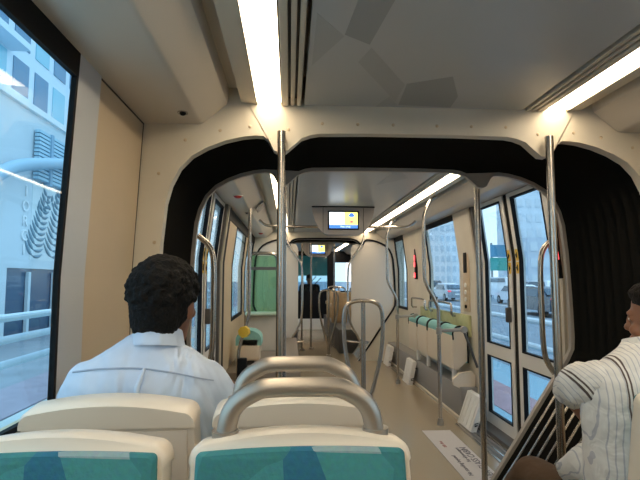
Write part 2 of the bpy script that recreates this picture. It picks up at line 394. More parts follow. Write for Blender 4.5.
# black edge strip and cream inner panels of the second gangway
b = B(); shell(b, [(7.785, offset(PROF, .028)), (7.785, PROF), (7.80, PROF)]); trim(b, blackf)
for sd, nm in ((-1, 'left'), (1, 'right')):
    q = [(x, z) for x, z in half if z < 1.87]
    pl = [(CX + sd * (x - .004), z) for x, z in half if z >= .28 and x > .69]
    poly = [(CX + sd * .56, .34)] + pl + [(CX + sd * .46, 1.86), (CX + sd * .43, 1.80), (CX + sd * .43, .50)]
    b = B(); b.prism(poly, 'y', 7.81, 7.84)
    tag(b.build('gangway_side_panel', mat('pale_lining', (.62, .58, .52), .35)), 'smooth pale lining panel with a lower slanted edge on the %s of the distant gangway' % nm, 'panel', 'pale gangway lining panels')
    e = empty('door_button_plate', (CX + sd * .50, 7.86, 1.40), 'small black and yellow sign on the %s jamb of the distant gangway' % nm, 'sign', 'yellow signs beside the distant gangway')
    x0 = CX + sd * .54
    b = B(); b.box(x0 - .045, x0 + .045, 7.835, 7.868, 1.33, 1.48, .006); b.build('plate', blackf, e)
    b = B(); b.box(x0 - .032, x0 + .032, 7.830, 7.836, 1.40, 1.465); b.build('pictogram_field', yellow, e, smooth=0)

# ------------------------------------------------------------------ middle saloon side walls
for sd, nm in ((-1, 'left'), (1, 'right')):
    b = B(); wpanel(b, sd, 2.87, 3.10, 0, 2.2, NEXT, .05); struct(b.build('wall_%s' % nm, cream, smooth=0))
    b = B(); wpanel(b, sd, 2.89, 2.93, 0, ZT, NEXT, .05, .03); wpanel(b, sd, 3.0, 3.03, 0, ZT, NEXT, .05, .02); trim(b, ledge_m)
    b = B(); wpanel(b, sd, 3.10, 4.42, ZT, 2.2, NEXT); wpanel(b, sd, 4.46, 7.8, ZT, 2.2, NEXT); struct(b.build('wall_%s' % nm, cream, smooth=0))
    # double plug door
    D = struct(empty('door_%d' % (1 if sd < 0 else 2), (CX + sd * 1.2, 3.74, 0)))
    def leaf(y0, y1, nsticker):
        b = B(); f = .062
        wpanel(b, sd, y0, y0 + f, .02, ZT, NEXT, .045, -.012); wpanel(b, sd, y1 - f, y1, .02, ZT, NEXT, .045, -.012)
        for za, zb in ((.02, .13), (.63, .735), (ZT - .035, ZT)): wpanel(b, sd, y0 + f, y1 - f, za, zb, NEXT, .045, -.012)
        lf = b.build('door_leaf', mat('door_leaf_paint', (.74, .71, .66), .4), D, smooth=0)
        b = B()
        for za, zb in ((.13, .63), (.735, ZT - .035)):
            wpanel(b, sd, y0 + f, y0 + f + .012, za, zb, NEXT, .03, -.008); wpanel(b, sd, y1 - f - .012, y1 - f, za, zb, NEXT, .03, -.008)
            wpanel(b, sd, y0 + f + .012, y1 - f - .012, za, za + .012, NEXT, .03, -.008); wpanel(b, sd, y0 + f + .012, y1 - f - .012, zb - .012, zb, NEXT, .03, -.008)
        b.build('glazing_seal', blackf, D, smooth=0)
        b = B(); wpanel(b, sd, y0 + f + .012, y1 - f - .012, .142, .618, NEXT, .006, -.03); wpanel(b, sd, y0 + f + .012, y1 - f - .012, .747, ZT - .047, NEXT, .006, -.03)
        b.build('pane', glass_clear, D, smooth=0)
        ys = y0 + .012 if nsticker else y1 - .052
        for zz in (1.34, 1.44):
            b = B(); wpanel(b, sd, ys, ys + .042, zz, zz + .09, NEXT, .003, -.0095); q = b.build('warning_sticker', yellow, D, smooth=0)
            b = B(); cy = ys + .021; xx = CX + sd * (wx(zz + .045, NEXT) + .007)
            b.prism([(cy - .014, zz + .045), (cy + .008, zz + .07), (cy + .008, zz + .02)] if nsticker else [(cy + .014, zz + .045), (cy - .008, zz + .07), (cy - .008, zz + .02)], 'x', xx - .002, xx + .002)
            b.build('arrow_mark', blackf, D, smooth=0)
    leaf(3.12, 3.70, False); leaf(3.77, 4.36, True)
    b = B(); wpanel(b, sd, 3.70, 3.77, .02, ZT, NEXT, .03, -.02); b.build('centre_seal', rubber, D, smooth=0)
    b = B(); b.box(CX + sd * 1.2 - .03, CX + sd * 1.2 + .03, 3.80, 3.83, .95, 1.07, .01); b.build('handle', dgrey, D)
    b = B(); b.box(min(CX + sd * 1.10, CX + sd * 1.24), max(CX + sd * 1.10, CX + sd * 1.24), 3.10, 4.40, 0, .035); b.build('threshold', dgrey, D, smooth=0)
    # dark pocket strips and the post beyond the door
    b = B(); wpanel(b, sd, 4.36, 4.42, 0, ZT, NEXT, .06, .012); trim(b, dgrey, 0)
    b = B(); wpanel(b, sd, 4.42, 4.46, 0, 2.2, NEXT, .06, .025); trim(b, ledge_m, 0)
# right: button post, window, lit post, last window
b = B(); wpanel(b, 1, 4.46, 4.88, 0, 2.2, NEXT, .06, .02); wpanel(b, 1, 4.88, 7.8, 0, .84, NEXT); wpanel(b, 1, 6.02, 7.18, .84, ZT, NEXT); struct(b.build('wall_right', cream_l, smooth=0))
window(1, 4.88, 6.02, .84, ZT, NEXT, glass_clear, .02, .06)
window(1, 7.18, 7.8, .84, ZT, NEXT, glass_clear, .04, .07)
# left
b = B(); wpanel(b, -1, 4.62, 5.35, .0, 2.2, NEXT, .06, .0); wpanel(b, -1, 5.35, 7.8, 0, .84, NEXT); wpanel(b, -1, 6.5, 6.8, .84, ZT, NEXT); struct(b.build('wall_left', cream, smooth=0))
b = B(); wpanel(b, -1, 4.46, 4.62, 0, ZT, NEXT, .06, .02); trim(b, blackf, 0)
b = B(); wpanel(b, -1, 4.62, 7.8, ZT - .10, ZT, NEXT, .02, .012); trim(b, blackf, 0)
window(-1, 5.35, 6.5, .84, ZT, NEXT, glass_clear, .04, .10); window(-1, 6.8, 7.8, .84, ZT, NEXT, glass_clear, .04, .10)
# far saloon
for sd, nm in ((-1, 'left'), (1, 'right')):
    b = B(); wpanel(b, sd, 8.53, YE, 0, .84, NEXT); wpanel(b, sd, 8.53, 9.4, .84, 2.2, NEXT); wpanel(b, sd, 12.6, YE, .84, 2.2, NEXT); wpanel(b, sd, 9.4, 12.6, ZT, 2.2, NEXT); wpanel(b, sd, 10.9, 11.1, .84, ZT, NEXT)
    struct(b.build('wall_%s' % nm, cream, smooth=0))
    window(sd, 9.4, 10.9, .84, ZT, NEXT, glass_clear, .04, .08); window(sd, 11.1, 12.6, .84, ZT, NEXT, glass_clear, .04, .08)
# right skirting box below the folding seats + door floor strips
b = B(); b.box(CX + 1.02, CX + 1.2, 4.46, 7.8, 0, .30, .01); trim(b, mgrey)
b = B(); b.box(CX + .995, CX + 1.02, 4.46, 7.8, 0, .03); trim(b, ledge_m)
for k in range(5):
    b = B(); b.box(CX + .93 + k * .035, CX + .945 + k * .035, 3.05, 4.38, 0, .006); trim(b, dgrey if k % 2 else steel, 0)
    b = B(); b.box(CX + .93 + k * .035, CX + .945 + k * .035, 6.3, 7.5, 0, .006); trim(b, dgrey, 0)
b = B(); b.box(CX + .925, CX + 1.10, 3.05, 4.38, 0, .003); trim(b, mat('door_mat_grey', (.20, .18, .155), .6), 0)

# button post fittings
e = empty('door_control_panel', (CX + 1.17, 4.68, 1.2), 'narrow control panel with a dark slot and round buttons on the right door post', 'control panel')
b = B(); b.box(CX + 1.168, CX + 1.182, 4.60, 4.76, .98, 1.62, .004); b.build('cover', cream, e)
b = B(); b.box(CX + 1.160, CX + 1.170, 4.64, 4.72, 1.36, 1.56, .004); b.build('display_slot', blackf, e)
for k, zz in enumerate((1.24, 1.17, 1.10)):
    b = B(); b.cyl((CX + 1.164, 4.68, zz), (1, 0, 0), .022, .012); b.build('button', white_pl, e)
b = B(); b.cyl((CX + 1.164, 4.68, 1.03), (1, 0, 0), .018, .012); b.build('key_switch', blackf, e)
e = empty('door_status_light', (CX + 1.15, 6.6, 1.4), 'slim vertical strip of red lights on the pale post before the last right window', 'light')
b = B(); b.box(CX + 1.165, CX + 1.20, 6.58, 6.64, 1.30, 1.72, .004); b.build('housing', blackf, e)
for zz in (1.32, 1.47, 1.56):
    b = B(); b.box(CX + 1.158, CX + 1.166, 6.59, 6.63, zz, zz + .07); b.build('lamp', led_red, e, smooth=0)
e = empty('door_edge_light', (CX + 1.13, 3.02, 1.5), 'thin dark strip with a red lamp beside the top of the right door', 'light')
b = B(); b.tube([(CX + 1.165, 2.99, 1.30), (CX + 1.135, 2.99, 1.70)], .014, 8); b.build('housing', blackf, e)
b = B(); b.tube([(CX + 1.145, 2.985, 1.42), (CX + 1.125, 2.985, 1.60)], .010, 8); b.build('lamp', led_red, e)

# floor sign
e = empty('floor_sign', (CX + .70, 3.5, .002), 'pale rectangular floor sign reading SILVER CLASS CABIN before the right door', 'floor sign')
b = B(); b.box(CX + .575, CX + .82, 2.75, 4.20, 0, .003); b.build('film', wearwhite, e, smooth=0)
text_mesh('SILVER CLASS CABIN', .072, text_dark, 'title', e, (CX + .775, 3.44, .004), (0, 0, R(90)), .0004)
text_mesh('For all passengers', .040, text_dark, 'subtitle', e, (CX + .72, 3.62, .004), (0, 0, R(90)), .0004)
text_mesh('No standing beyond', .045, text_dark, 'subtitle', e, (CX + .645, 3.42, .004), (0, 0, R(90)), .0004)
text_mesh('this line', .045, text_red, 'subtitle', e, (CX + .645, 3.85, .004), (0, 0, R(90)), .0004)

# ------------------------------------------------------------------ poles
def pole(x, y, z1, label, r=.0175, group='upright steel poles by the gangway'):
    e = empty('grab_pole', (x, y, 0), label, 'pole', group)
    b = B(); b.cyl((x, y, z1 / 2), (0, 0, 1), r, z1, 20); b.build('tube', steel, e)
    b = B(); b.cyl((x, y, .015), (0, 0, 1), .035, .03, 20); b.build('floor_flange', alu, e)
    b = B(); b.cyl((x, y, z1 - .01), (0, 0, 1), r * 1.08, .05, 20); b.build('top_cap', steel, e); return e
pole(CX - .60, 2.06, 1.918, 'near left upright steel pole in front of the first black gangway')
pole(CX + .60, 2.06, 1.918, 'near right upright steel pole in front of the first black gangway')
pole(CX - .60, 2.92, 1.87, 'upright steel pole at the far end of the first gangway, behind the near left pole')
pole(CX + .605, 2.92, 1.87, 'dark upright steel pole at the far end of the first gangway, before the right door')
def kinked(y, label):
    xb, xt = CX + .79, CX + .665
    e = empty('kinked_handrail', (xb, y, 0), label, 'handrail', 'kinked handrails of the middle saloon')
    b = B(); b.tube([(xb, y, 0), (xb, y, .98), (xb, y, 1.05), (xt + .01, y, 1.26), (xt, y, 1.34), (xt, y, 1.80), (xt + .01, y, 1.90), (xt + .07, y, 2.03), (xt + .12, y, 2.06)], .017, 12, 1); b.build('tube', steel, e)
    b = B(); b.cyl((xb, y, .03), (0, 0, 1), .032, .06, 16, .022); b.build('floor_flange', alu, e)
    b = B(); b.tube([(xb, y, .83), (CX + 1.02, y, .84)], .016, 10); b.cyl((xb, y, .83), (0, 0, 1), .026, .06); b.cyl((CX + 1.02, y, .84), (0, 1, 0), .03, .04); b.build('side_arm', alu, e)
    b = B(); b.tube([(CX + 1.02, y, .83), (CX + 1.14, y, .50)], .012, 8); b.build('brace', dgrey, e)
kinked(4.36, 'kinked steel handrail with a side arm standing before the folding seats'); kinked(6.06, 'kinked steel handrail with a side arm farther back, behind the folding seats')
def loop_pole(x, y, label):
    e = empty('loop_grab_pole', (x, y, 0), label, 'pole', 'balloon shaped loop poles in the aisle')
    b = B(); b.cyl((x, y, .55), (0, 0, 1), .019, 1.10, 16); b.build('stem', steel, e)
    b = B(); b.cyl((x, y, .015), (0, 0, 1), .04, .03, 20); b.build('floor_flange', alu, e)
    h = .165
    b = B(); b.tube([(x, y, .16), (x - .06, y, .34), (x - h + .01, y, .70), (x - h, y, .98), (x - h + .02, y, 1.08), (x - .08, y, 1.115), (x, y, 1.12), (x + .08, y, 1.115), (x + h - .02, y, 1.08), (x + h, y, .98), (x + h - .01, y, .70), (x + .06, y, .34), (x, y, .16)], .017, 12, 2); b.build('loop', steel, e)
loop_pole(CX + .045, 4.0, 'near loop shaped steel pole with a round top standing in the middle saloon aisle')
loop_pole(CX + .10, 8.3, 'far loop shaped steel pole standing within the distant gangway opening')
# door side curved rail
b = B(); b.tube([(CX + 1.12, 2.95, 1.56), (CX + 1.045, 2.97, 1.50), (CX + 1.02, 2.97, 1.40), (CX + 1.02, 2.97, 1.15), (CX + 1.02, 2.97, .84), (CX + 1.06, 2.97, .74), (CX + 1.16, 2.95, .62)], .017, 12, 2)
tag(b.build('curved_door_rail', steel), 'curved steel grab rail beside the right door, just past the black bellows', 'handrail')
b = B(); b.tube([(CX - 1.12, 2.95, 1.56), (CX - 1.045, 2.97, 1.50), (CX - 1.02, 2.97, 1.40), (CX - 1.02, 2.97, 1.15), (CX - 1.02, 2.97, .84), (CX - 1.06, 2.97, .74), (CX - 1.16, 2.95, .62)], .017, 12, 2)
tag(b.build('curved_door_rail', steel), 'curved steel grab rail beside the left door, behind the seated man', 'handrail')
# ceiling cross rails
b = B(); b.tube([(CX + .92, 5.6, 1.985), (CX + .86, 5.6, 1.93), (CX + .78, 5.6, 1.91), (CX, 5.6, 1.91), (CX - .78, 5.6, 1.91), (CX - .86, 5.6, 1.93), (CX - .92, 5.6, 1.985)], .015, 12, 1)
tag(b.build('overhead_cross_rail', steel), 'steel rail crossing under the ceiling behind the information screen', 'handrail')
for sd, nm in ((-1, 'left'), (1, 'right')):
    e = empty('slanted_gangway_rail', (CX + sd * .45, 7.7, 0), 'slanting steel rail on the %s of the distant gangway opening' % nm, 'handrail', 'slanting rails at the distant gangway')
    b = B(); b.tube([(CX + sd * .64, 7.7, CZ - .004), (CX + sd * .60, 7.7, 1.86), (CX + sd * .40, 7.7, 1.60), (CX + sd * .36, 7.7, 1.45), (CX + sd * .36, 7.7, .75), (CX + sd * .42, 7.7, .55), (CX + sd * .56, 7.7, .33), (CX + sd * .57, 7.7, .0)], .016, 10, 2); b.build('tube', steel, e)
    b = B(); b.tube([(CX + sd * .57, 7.7, .30), (CX + sd * .34, 7.7, .33)], .016, 10); b.build('foot_arm', steel, e)

# ------------------------------------------------------------------ information screen pod
def pod(y, label):
    e = empty('information_display', (CX, y, CZ), label, 'screen', 'information screens hanging from the ceiling')
    zt, zb = CZ, CZ - .30
    front = [(-.33, CZ - .008), (-.325, CZ - .07), (-.30, CZ - .15), (-.265, CZ - .23), (-.22, zb + .02), (-.18, zb), (.18, zb), (.22, zb + .02), (.265, CZ - .23), (.30, CZ - .15), (.325, CZ - .07), (.33, CZ - .008)]
    b = B(); r1 = [(CX + x, y, z) for x, z in front] ; r2 = [(CX + x * .9, y + .18, z) for x, z in front]
    b.loft([r1, r2]); b.build('housing', mat('pod_grey', (.46, .42, .39), .35), e)
    b = B(); b.tube([(CX - .335, y, CZ - .006), (CX - .15, y - .01, CZ - .006), (CX, y - .015, CZ - .004), (CX + .15, y - .01, CZ - .006), (CX + .335, y, CZ - .006)], .007, 8, 1); b.build('top_edge', blackf, e)
    for s_ in (-1, 1):
        b = B(); b.box(CX + s_ * .215 - .002, CX + s_ * .215 + .002, y - .003, y + .002, zb + .01, CZ - .015); b.build('panel_joint', blackf, e, smooth=0)
    b = B(); b.box(CX - .165, CX + .165, y - .012, y + .01, CZ - .25, CZ - .05, .004); bz = b.build('screen_bezel', blackf, e)
    def q(x0, x1, z0, z1, m, nm='screen_field', yy=.014):
        b = B(); b.box(CX + x0, CX + x1, y - yy, y - .0119, z0, z1); return b.build(nm, m, e, smooth=0)
    q(-.15, .15, CZ - .235, CZ - .065, mat('screen_white', (.85, .95, 1), .5, emit=1.0))
    q(.01, .15, CZ - .2, CZ - .065, mat('screen_yellow', (.95, .85, .25), .5, emit=.9), yy=.016)
    q(-.15, .15, CZ - .235, CZ - .20, mat('screen_blue', (.06, .20, .62), .5, emit=.9), yy=.017)
    sb = mat('screen_blue', (.06, .20, .62)); 
    b = B(); b.cyl((CX + .085, y - .017, CZ - .095), (0, 1, 0), .022, .003); b.ball((CX + .07, y - .017, CZ - .10), .016, .002, .014); b.ball((CX + .10, y - .017, CZ - .10), .016, .002, .014); b.build('screen_symbol', sb, e)
    b = B(); b.box(CX + .07, CX + .10, y - .019, y - .016, CZ - .178, CZ - .155); b.build('screen_symbol', led_red, e, smooth=0)
    text_mesh('Next stop', .026, mat('screen_white', (1, 1, 1)), 'screen_text', e, (CX + .02, y - .0185, CZ - .218), (R(90), 0, 0), .0005)
pod(5.05, 'ceiling information screen with white, yellow and blue fields in the middle saloon')
pod(9.9, 'small distant information screen hanging from the far saloon ceiling')

# small fittings on the coving
for x, y, m_, lab, nm in ((-.985, 3.9, red_m, 'red dome alarm on the left overhead duct just past the first gangway', 'alarm_beacon'), (-.985, 7.0, red_m, 'tiny red dome alarm far along the left overhead duct', 'alarm_beacon')):
    e = empty(nm, (CX + x, y, ZT), lab, 'alarm'); b = B(); b.ball((CX + x, y, ZT - .002), .035, .035, .022); b.build('dome', m_, e)
    b = B(); b.cyl((CX + x, y, ZT - .003), (0, 0, 1), .042, .006); b.build('base_ring', cream_l, e)
for y, lab in ((1.95, 'small dark camera dome under the near left overhead duct'), (4.9, 'small dark camera dome under the left duct in the middle saloon')):
    x = -1.0 + (.0 if y < 2 else .0)
    e = empty('camera_dome', (CX + x, y, ZT), lab, 'camera', 'camera domes under the left duct'); b = B(); b.ball((CX + x, y, ZT - .002), .014, .014, .012); b.build('dome', blackf, e)
    b = B(); b.cyl((CX + x, y, ZT - .002), (0, 0, 1), .022, .004); b.build('base_ring', steel, e)
b = B(); b.prism([(CX - .85, CZ - .038), (CX - .89, CZ - .074), (CX - .893, CZ - .070), (CX - .853, CZ - .034)], 'y', 4.7, 5.0)
b = B(); b.box(-.05, .05, -.14, .14, -.006, .006, .004)
tag(b.build('speaker_grille', mgrey, xf=Matrix.Translation((CX - .862, 4.85, CZ - .049)) @ Matrix.Rotation(R(-42), 4, 'Y')), 'grey rectangular loudspeaker grille on the slanted left duct', 'speaker')

# ------------------------------------------------------------------ seats
def seat_outline(w_top, w_bot, z0, z1, r=.03, arch=.018, n=6):
    """half symmetrical outline, x,z, counter clockwise"""
    pts = [(w_bot / 2, z0), (w_top / 2 + (w_bot - w_top) / 2 * .25, max(z0 + .2 * (z1 - z0), z1 - .10))]
    cx_, cz_ = w_top / 2 - r, z1 - arch - r
    for k in range(n + 1):
        a = math.pi / 2 * k / n * .96; pts.append((cx_ + r * math.cos(a), cz_ + r * math.sin(a)))
    for k in range(1, 5):
        t = k / 5; pts.append((cx_ * (1 - t), z1 - arch * (1 - t) ** 2))
    return [(x, z) for x, z in pts] + [(0, z1)] + [(-x, z) for x, z in pts[::-1]]
def make_seat(label, arch_bar=False):
    """seat with its backrest top at local y=0, facing -y (towards the camera)"""
    e = empty('tram_seat', (0, 0, 0), label, 'seat', 'paired tram seats beside the camera')
    lean = Matrix.Translation((0, 0, 1.01)) @ Matrix.Rotation(R(-9), 4, 'X') @ Matrix.Translation((0, 0, -1.01))
    z0 = .42
    o = seat_outline(.396, .412, z0, 1.01); o_in = seat_outline(.372, .388, z0 + .02, .986, .010, .006)
    b = B(); ol = [(x * .985, z - .004 if z > .9 else z) for x, z in o]
    b.loft([[(x, -.028, z) for x, z in ol], [(x, -.022, z) for x, z in o], [(x, .030, z) for x, z in o], [(x, .038, z) for x, z in ol]]); b.build('backrest_shell', seatc, e, smooth=40, xf=lean)
    b = B(); b.loft([[(x, -.046, z) for x, z in seat_outline(.360, .378, z0 + .03, .980, .010, .006)], [(x, -.040, z) for x, z in o_in], [(x, -.02, z) for x, z in o_in]]); b.build('backrest_cushion', teal, e, smooth=40, xf=lean)
    cap = [(x, z) for x, z in seat_outline(.400, .402, .960, 1.014)]
    b = B(); b.loft([[(x * .97, -.030, z - .006) for x, z in cap], [(x, -.022, z) for x, z in cap], [(x, .034, z) for x, z in cap], [(x * .99, .044, z - .006) for x, z in cap]]); b.build('top_cap', seatc, e, smooth=50, xf=lean)
    b = B(); b.box(-.18, .18, .036, .041, z0 + .05, .945, .003); b.build('back_panel', seatrec, e, xf=lean)
    b = B(); b.box(-.215, .215, -.47, -.06, .36, .43, .03, 3); b.build('seat_pan', seatc, e)
    b = B(); b.box(-.195, .195, -.46, -.10, .425, .465, .018, 3); b.build('seat_cushion', teal, e)
    b = B(); b.box(-.20, .20, -.38, -.02, .0, .36, .015); b.build('pedestal', mgrey, e)
    if arch_bar:
        b = B(); h = .142
        b.tube([(-h, .006, .95), (-h, .006, 1.0), (-h + .012, .006, 1.055), (-h + .06, .006, 1.083), (-.06, .006, 1.087), (.06, .006, 1.087), (h - .06, .006, 1.083), (h - .012, .006, 1.055), (h, .006, 1.0), (h, .006, .95)], .0185, 16, 2); b.build('grab_bar', alu, e)
        for s_ in (-1, 1):
            b = B(); b.cyl((s_ * h, .006, 1.004), (0, 0, 1), .025, .012); b.build('bar_collar', alu, e)
    return e
sA = make_seat('near right seat with teal cushion facing the camera and a grey arched grab bar', True); sA.location = (.022, .935, 0)
sB = make_seat('near left seat of the front row, teal cushion facing the camera, beside the window', False); sB.location = (-.418, .935, 0)
sC = copy_tree(sA); sC.location = (.020, 1.205, 0); sC.rotation_euler.z = math.pi; sC['label'] = 'empty cream seat back with an arched grab bar, turned away behind the near right seat'
sD = copy_tree(sB); sD.location = (-.418, 1.205, 0); sD.rotation_euler.z = math.pi; sD['label'] = 'cream seat turned away from the camera in which the man in the blue shirt sits'
sE = copy_tree(sB); sE.location = (1.10, 1.215, 0); sE.rotation_euler.z = math.pi; sE['label'] = 'cream seat at the right edge in which the striped shirt man sits'

# folding seats along the right wall
def folding(y, label):
    e = empty('folding_seat', (CX + 1.0, y, .45), label, 'seat', 'folded tip-up seats along the right wall')
    x1 = CX + 1.16; x0 = CX + 1.0
    # folded seat pan: cream underside toward the aisle, teal cushion curling over the top
    prof = [(x0, .44), (x0 - .01, .62), (x0, .80), (x0 + .03, .84), (x0 + .10, .85), (x0 + .13, .82), (x0 + .12, .46), (x0 + .05, .42)]
    b = B(); b.prism([(x0, .44), (x0 - .012, .62), (x0 - .004, .755), (x0 + .05, .755), (x0 + .05, .44)], 'y', y - .205, y + .205); b.build('seat_pan', seatc, e)
    b = B(); pr = [(x0 + .002, .755)] + [(x0 + .065 - .068 * math.cos(a), .78 + .065 * math.sin(a)) for a in [R(k) for k in range(0, 181, 20)]] + [(x0 + .133, .50), (x0 + .052, .50), (x0 + .052, .755)]
    b.prism(pr, 'y', y - .198, y + .198); b.build('seat_cushion', teal2, e)
    ep = [(x0 + .004, .46), (x0 - .002, .755)] + [(x0 + .065 - .063 * math.cos(a), .775 + .055 * math.sin(a)) for a in [R(k) for k in range(10, 171, 20)]] + [(x0 + .128, .52), (x0 + .06, .46)]
    b = B(); b.prism(ep, 'y', y - .207, y - .192); b.build('end_panel', seatc, e)
    for s_ in (-1, 1):
        b = B(); b.tube([(x0 - .002, y + s_ * .205, .72)] + [(x0 + .065 - .072 * math.cos(a), y + s_ * .205, .78 + .069 * math.sin(a)) for a in [R(k) for k in range(0, 181, 30)]] + [(x0 + .138, y + s_ * .205, .5)], .008, 6); b.build('edge_piping', blackf, e)
    b = B(); b.box(x0 + .15, x1 + .03, y - .205, y + .205, .74, .95, .012); b.build('backrest', mat('olive_backrest', (.42, .42, .22), .7, noise_amt=.1, nscale=12), e)
    b = B(); b.box(x0 + .03, x0 + .06, y - .10, y - .04, .06, .44, .004); b.build('bracket', white_pl, e)
for k, lb in enumerate(['nearest folded tip-up seat with teal cushion top on the right wall', 'second folded tip-up seat from the camera on the right wall', 'third folded tip-up seat from the camera on the right wall', 'farthest folded tip-up seat in the row on the right wall']):
    folding(4.79 + k * .44, lb)
for y, lb in ((4.75, 'angular cream armrest pad hanging under the end of the folding seats'),):
    b = B(); b.loft([[(CX + x, 4.50, z) for x, z in [(.96, .37), (1.02, .42), (1.14, .44), (1.175, .40), (1.17, .31), (1.12, .24), (1.05, .27), (.97, .31)]], [(CX + x, 4.54, z) for x, z in [(.96, .37), (1.02, .42), (1.14, .44), (1.175, .40), (1.17, .31), (1.12, .24), (1.05, .27), (.97, .31)]]])
    tag(b.build('folded_armrest', seatc), lb, 'armrest')
def rail_u(y0, y1, x, z, lab):
    b = B(); b.tube([(CX + 1.18, y0, z), (CX + x, y0, z), (CX + x, y0, z + .10), (CX + x, y0 + .02, z + .13), (CX + x, y1 - .02, z + .13), (CX + x, y1, z + .10), (CX + x, y1, z), (CX + 1.18, y1, z)], .012, 10, 1)
    tag(b.build('window_grab_rail', steel), lab, 'handrail', 'short steel rails above the folding seats')
rail_u(4.95, 5.75, 1.11, .92, 'near short steel grab rail under the right window'); rail_u(5.95, 6.6, 1.11, .92, 'far short steel grab rail on the right wall by the pale post')
def flap(y, x, lab, top=.10):
    e = empty('white_floor_flap', (CX + x, y, 0), lab, 'panel', 'white slanted panels standing on the floor')
    b = B(); b.prism([(CX + x, 0), (CX + x + .05, 0), (CX + x + .05 + top, .27), (CX + x + .04 + top, .285), (CX + x + top, .28)], 'y', y - .16, y + .16); b.build('cover', white_pl, e, smooth=20)
    for k in range(4):
        b = B(); b.prism([(CX + x - .002, .03), (CX + x + .004, .03), (CX + x + top * .9 + .004, .26), (CX + x + top * .9 - .002, .26)], 'y', y - .13 + k * .08, y - .125 + k * .08); b.build('rib', white_pl, e, smooth=0)
    b = B(); b.tube([(CX + x + .06, y - .162, .06), (CX + x + .03, y - .19, .06), (CX + x + .03, y - .19, .08), (CX + x + .07, y - .162, .08)], .005, 6); b.build('latch', blackf, e)
    b = B(); b.cyl((CX + x + .10, y - .162, .20), (0, 1, 0), .010, .008); b.build('lock_knob', blackf, e)
flap(4.28, .97, 'near white slanted panel on the floor beside the right door'); flap(6.15, .90, 'farther white slanted panel on the floor beyond the folding seats', .06); flap(7.45, .90, 'small white slanted panel on the floor by the distant bulkhead', .06)

# left side of the middle saloon: raised podium, screen, seat, validator pole
b = B(); b.box(CX - 1.2, CX - .45, 4.9, 7.79, 0, .38, .015); tag(b.build('wheel_podium', mat('podium_vinyl', (.22, .18, .14), .5)), 'low brown raised podium over the wheels on the left of the middle saloon', 'podium')
e = empty('glazed_partition', (CX - .8, 6.4, .38), 'steel framed green glass partition with a pale lower panel behind the left podium seats', 'partition')
b = B(); b.tube([(CX - 1.13, 6.38, .38), (CX - 1.13, 6.38, 1.52), (CX - 1.10, 6.38, 1.61), (CX - 1.03, 6.38, 1.64), (CX - .80, 6.38, 1.64), (CX - .74, 6.38, 1.61), (CX - .72, 6.38, 1.54), (CX - .72, 6.38, .38)], .022, 12, 2); b.build('frame_tube', steel, e)
b = B(); b.box(CX - 1.11, CX - .74, 6.375, 6.385, .88, 1.61); b.build('pane', glass_green, e, smooth=0)
b = B(); b.box(CX - 1.11, CX - .74, 6.35, 6.41, 1.42, 1.46); b.build('cross_rail', dgrey, e)
b = B(); b.box(CX - 1.13, CX - .74, 6.36, 6.40, .38, .86, .006); b.build('lower_panel', mat('pale_lower_panel', (.60, .55, .47), .4), e)
b = B(); b.box(CX - 1.13, CX - .70, 6.22, 6.44, .84, .88, .012); b.build('shelf', mat('shelf_green', (.40, .52, .40), .3), e)
e = empty('podium_seat', (CX - .95, 5.4, .38), 'low rounded seat back with a pale teal top on the left podium', 'seat')
yy = 5.2
b = B(); b.box(CX - 1.12, CX - .87, yy, yy + .10, .44, .69, .03, 3); b.build('back_shell', seatc, e)
b = B()
prs = []
for y_ in (yy, yy + .30): prs.append([(CX - .995 + .135 * math.cos(R(a)), y_, .66 + .10 * math.sin(R(a))) for a in range(0, 181, 15)] + [(CX - 1.13, y_, .60), (CX - .86, y_, .60)])
b.loft(prs); b.build('cushion', teal2, e)
b = B(); b.box(CX - 1.11, CX - .88, yy + .1, yy + .42, .50, .60, .02, 2); b.build('seat_pan', seatc, e)
b = B(); b.box(CX - 1.05, CX - .94, yy + .12, yy + .30, .38, .50); b.build('pedestal', dgrey, e)
e = empty('ticket_validator', (CX - 1.07, 4.75, 0), 'steel side pole with a yellow card reader and a black bracket near the left wall', 'validator')
xv = CX - 1.05
b = B(); b.tube([(xv, 4.7, 0), (xv, 4.7, .55), (xv + .01, 4.7, .65), (xv + .10, 4.7, .95), (xv + .10, 4.7, 1.05), (xv + .10, 4.7, 2.0)], .016, 12, 1); b.build('pole', steel, e)
b = B(); b.cyl((xv + .06, 4.67, .80), (.25, 1, 0), .055, .05, 8); b.build('card_reader', yellow, e)
b = B(); b.box(xv - .0, xv + .09, 4.62, 4.68, .38, .56, .012); b.cyl((xv + .045, 4.65, .26), (0, 0, 1), .02, .26); b.build('bracket', blackf, e)

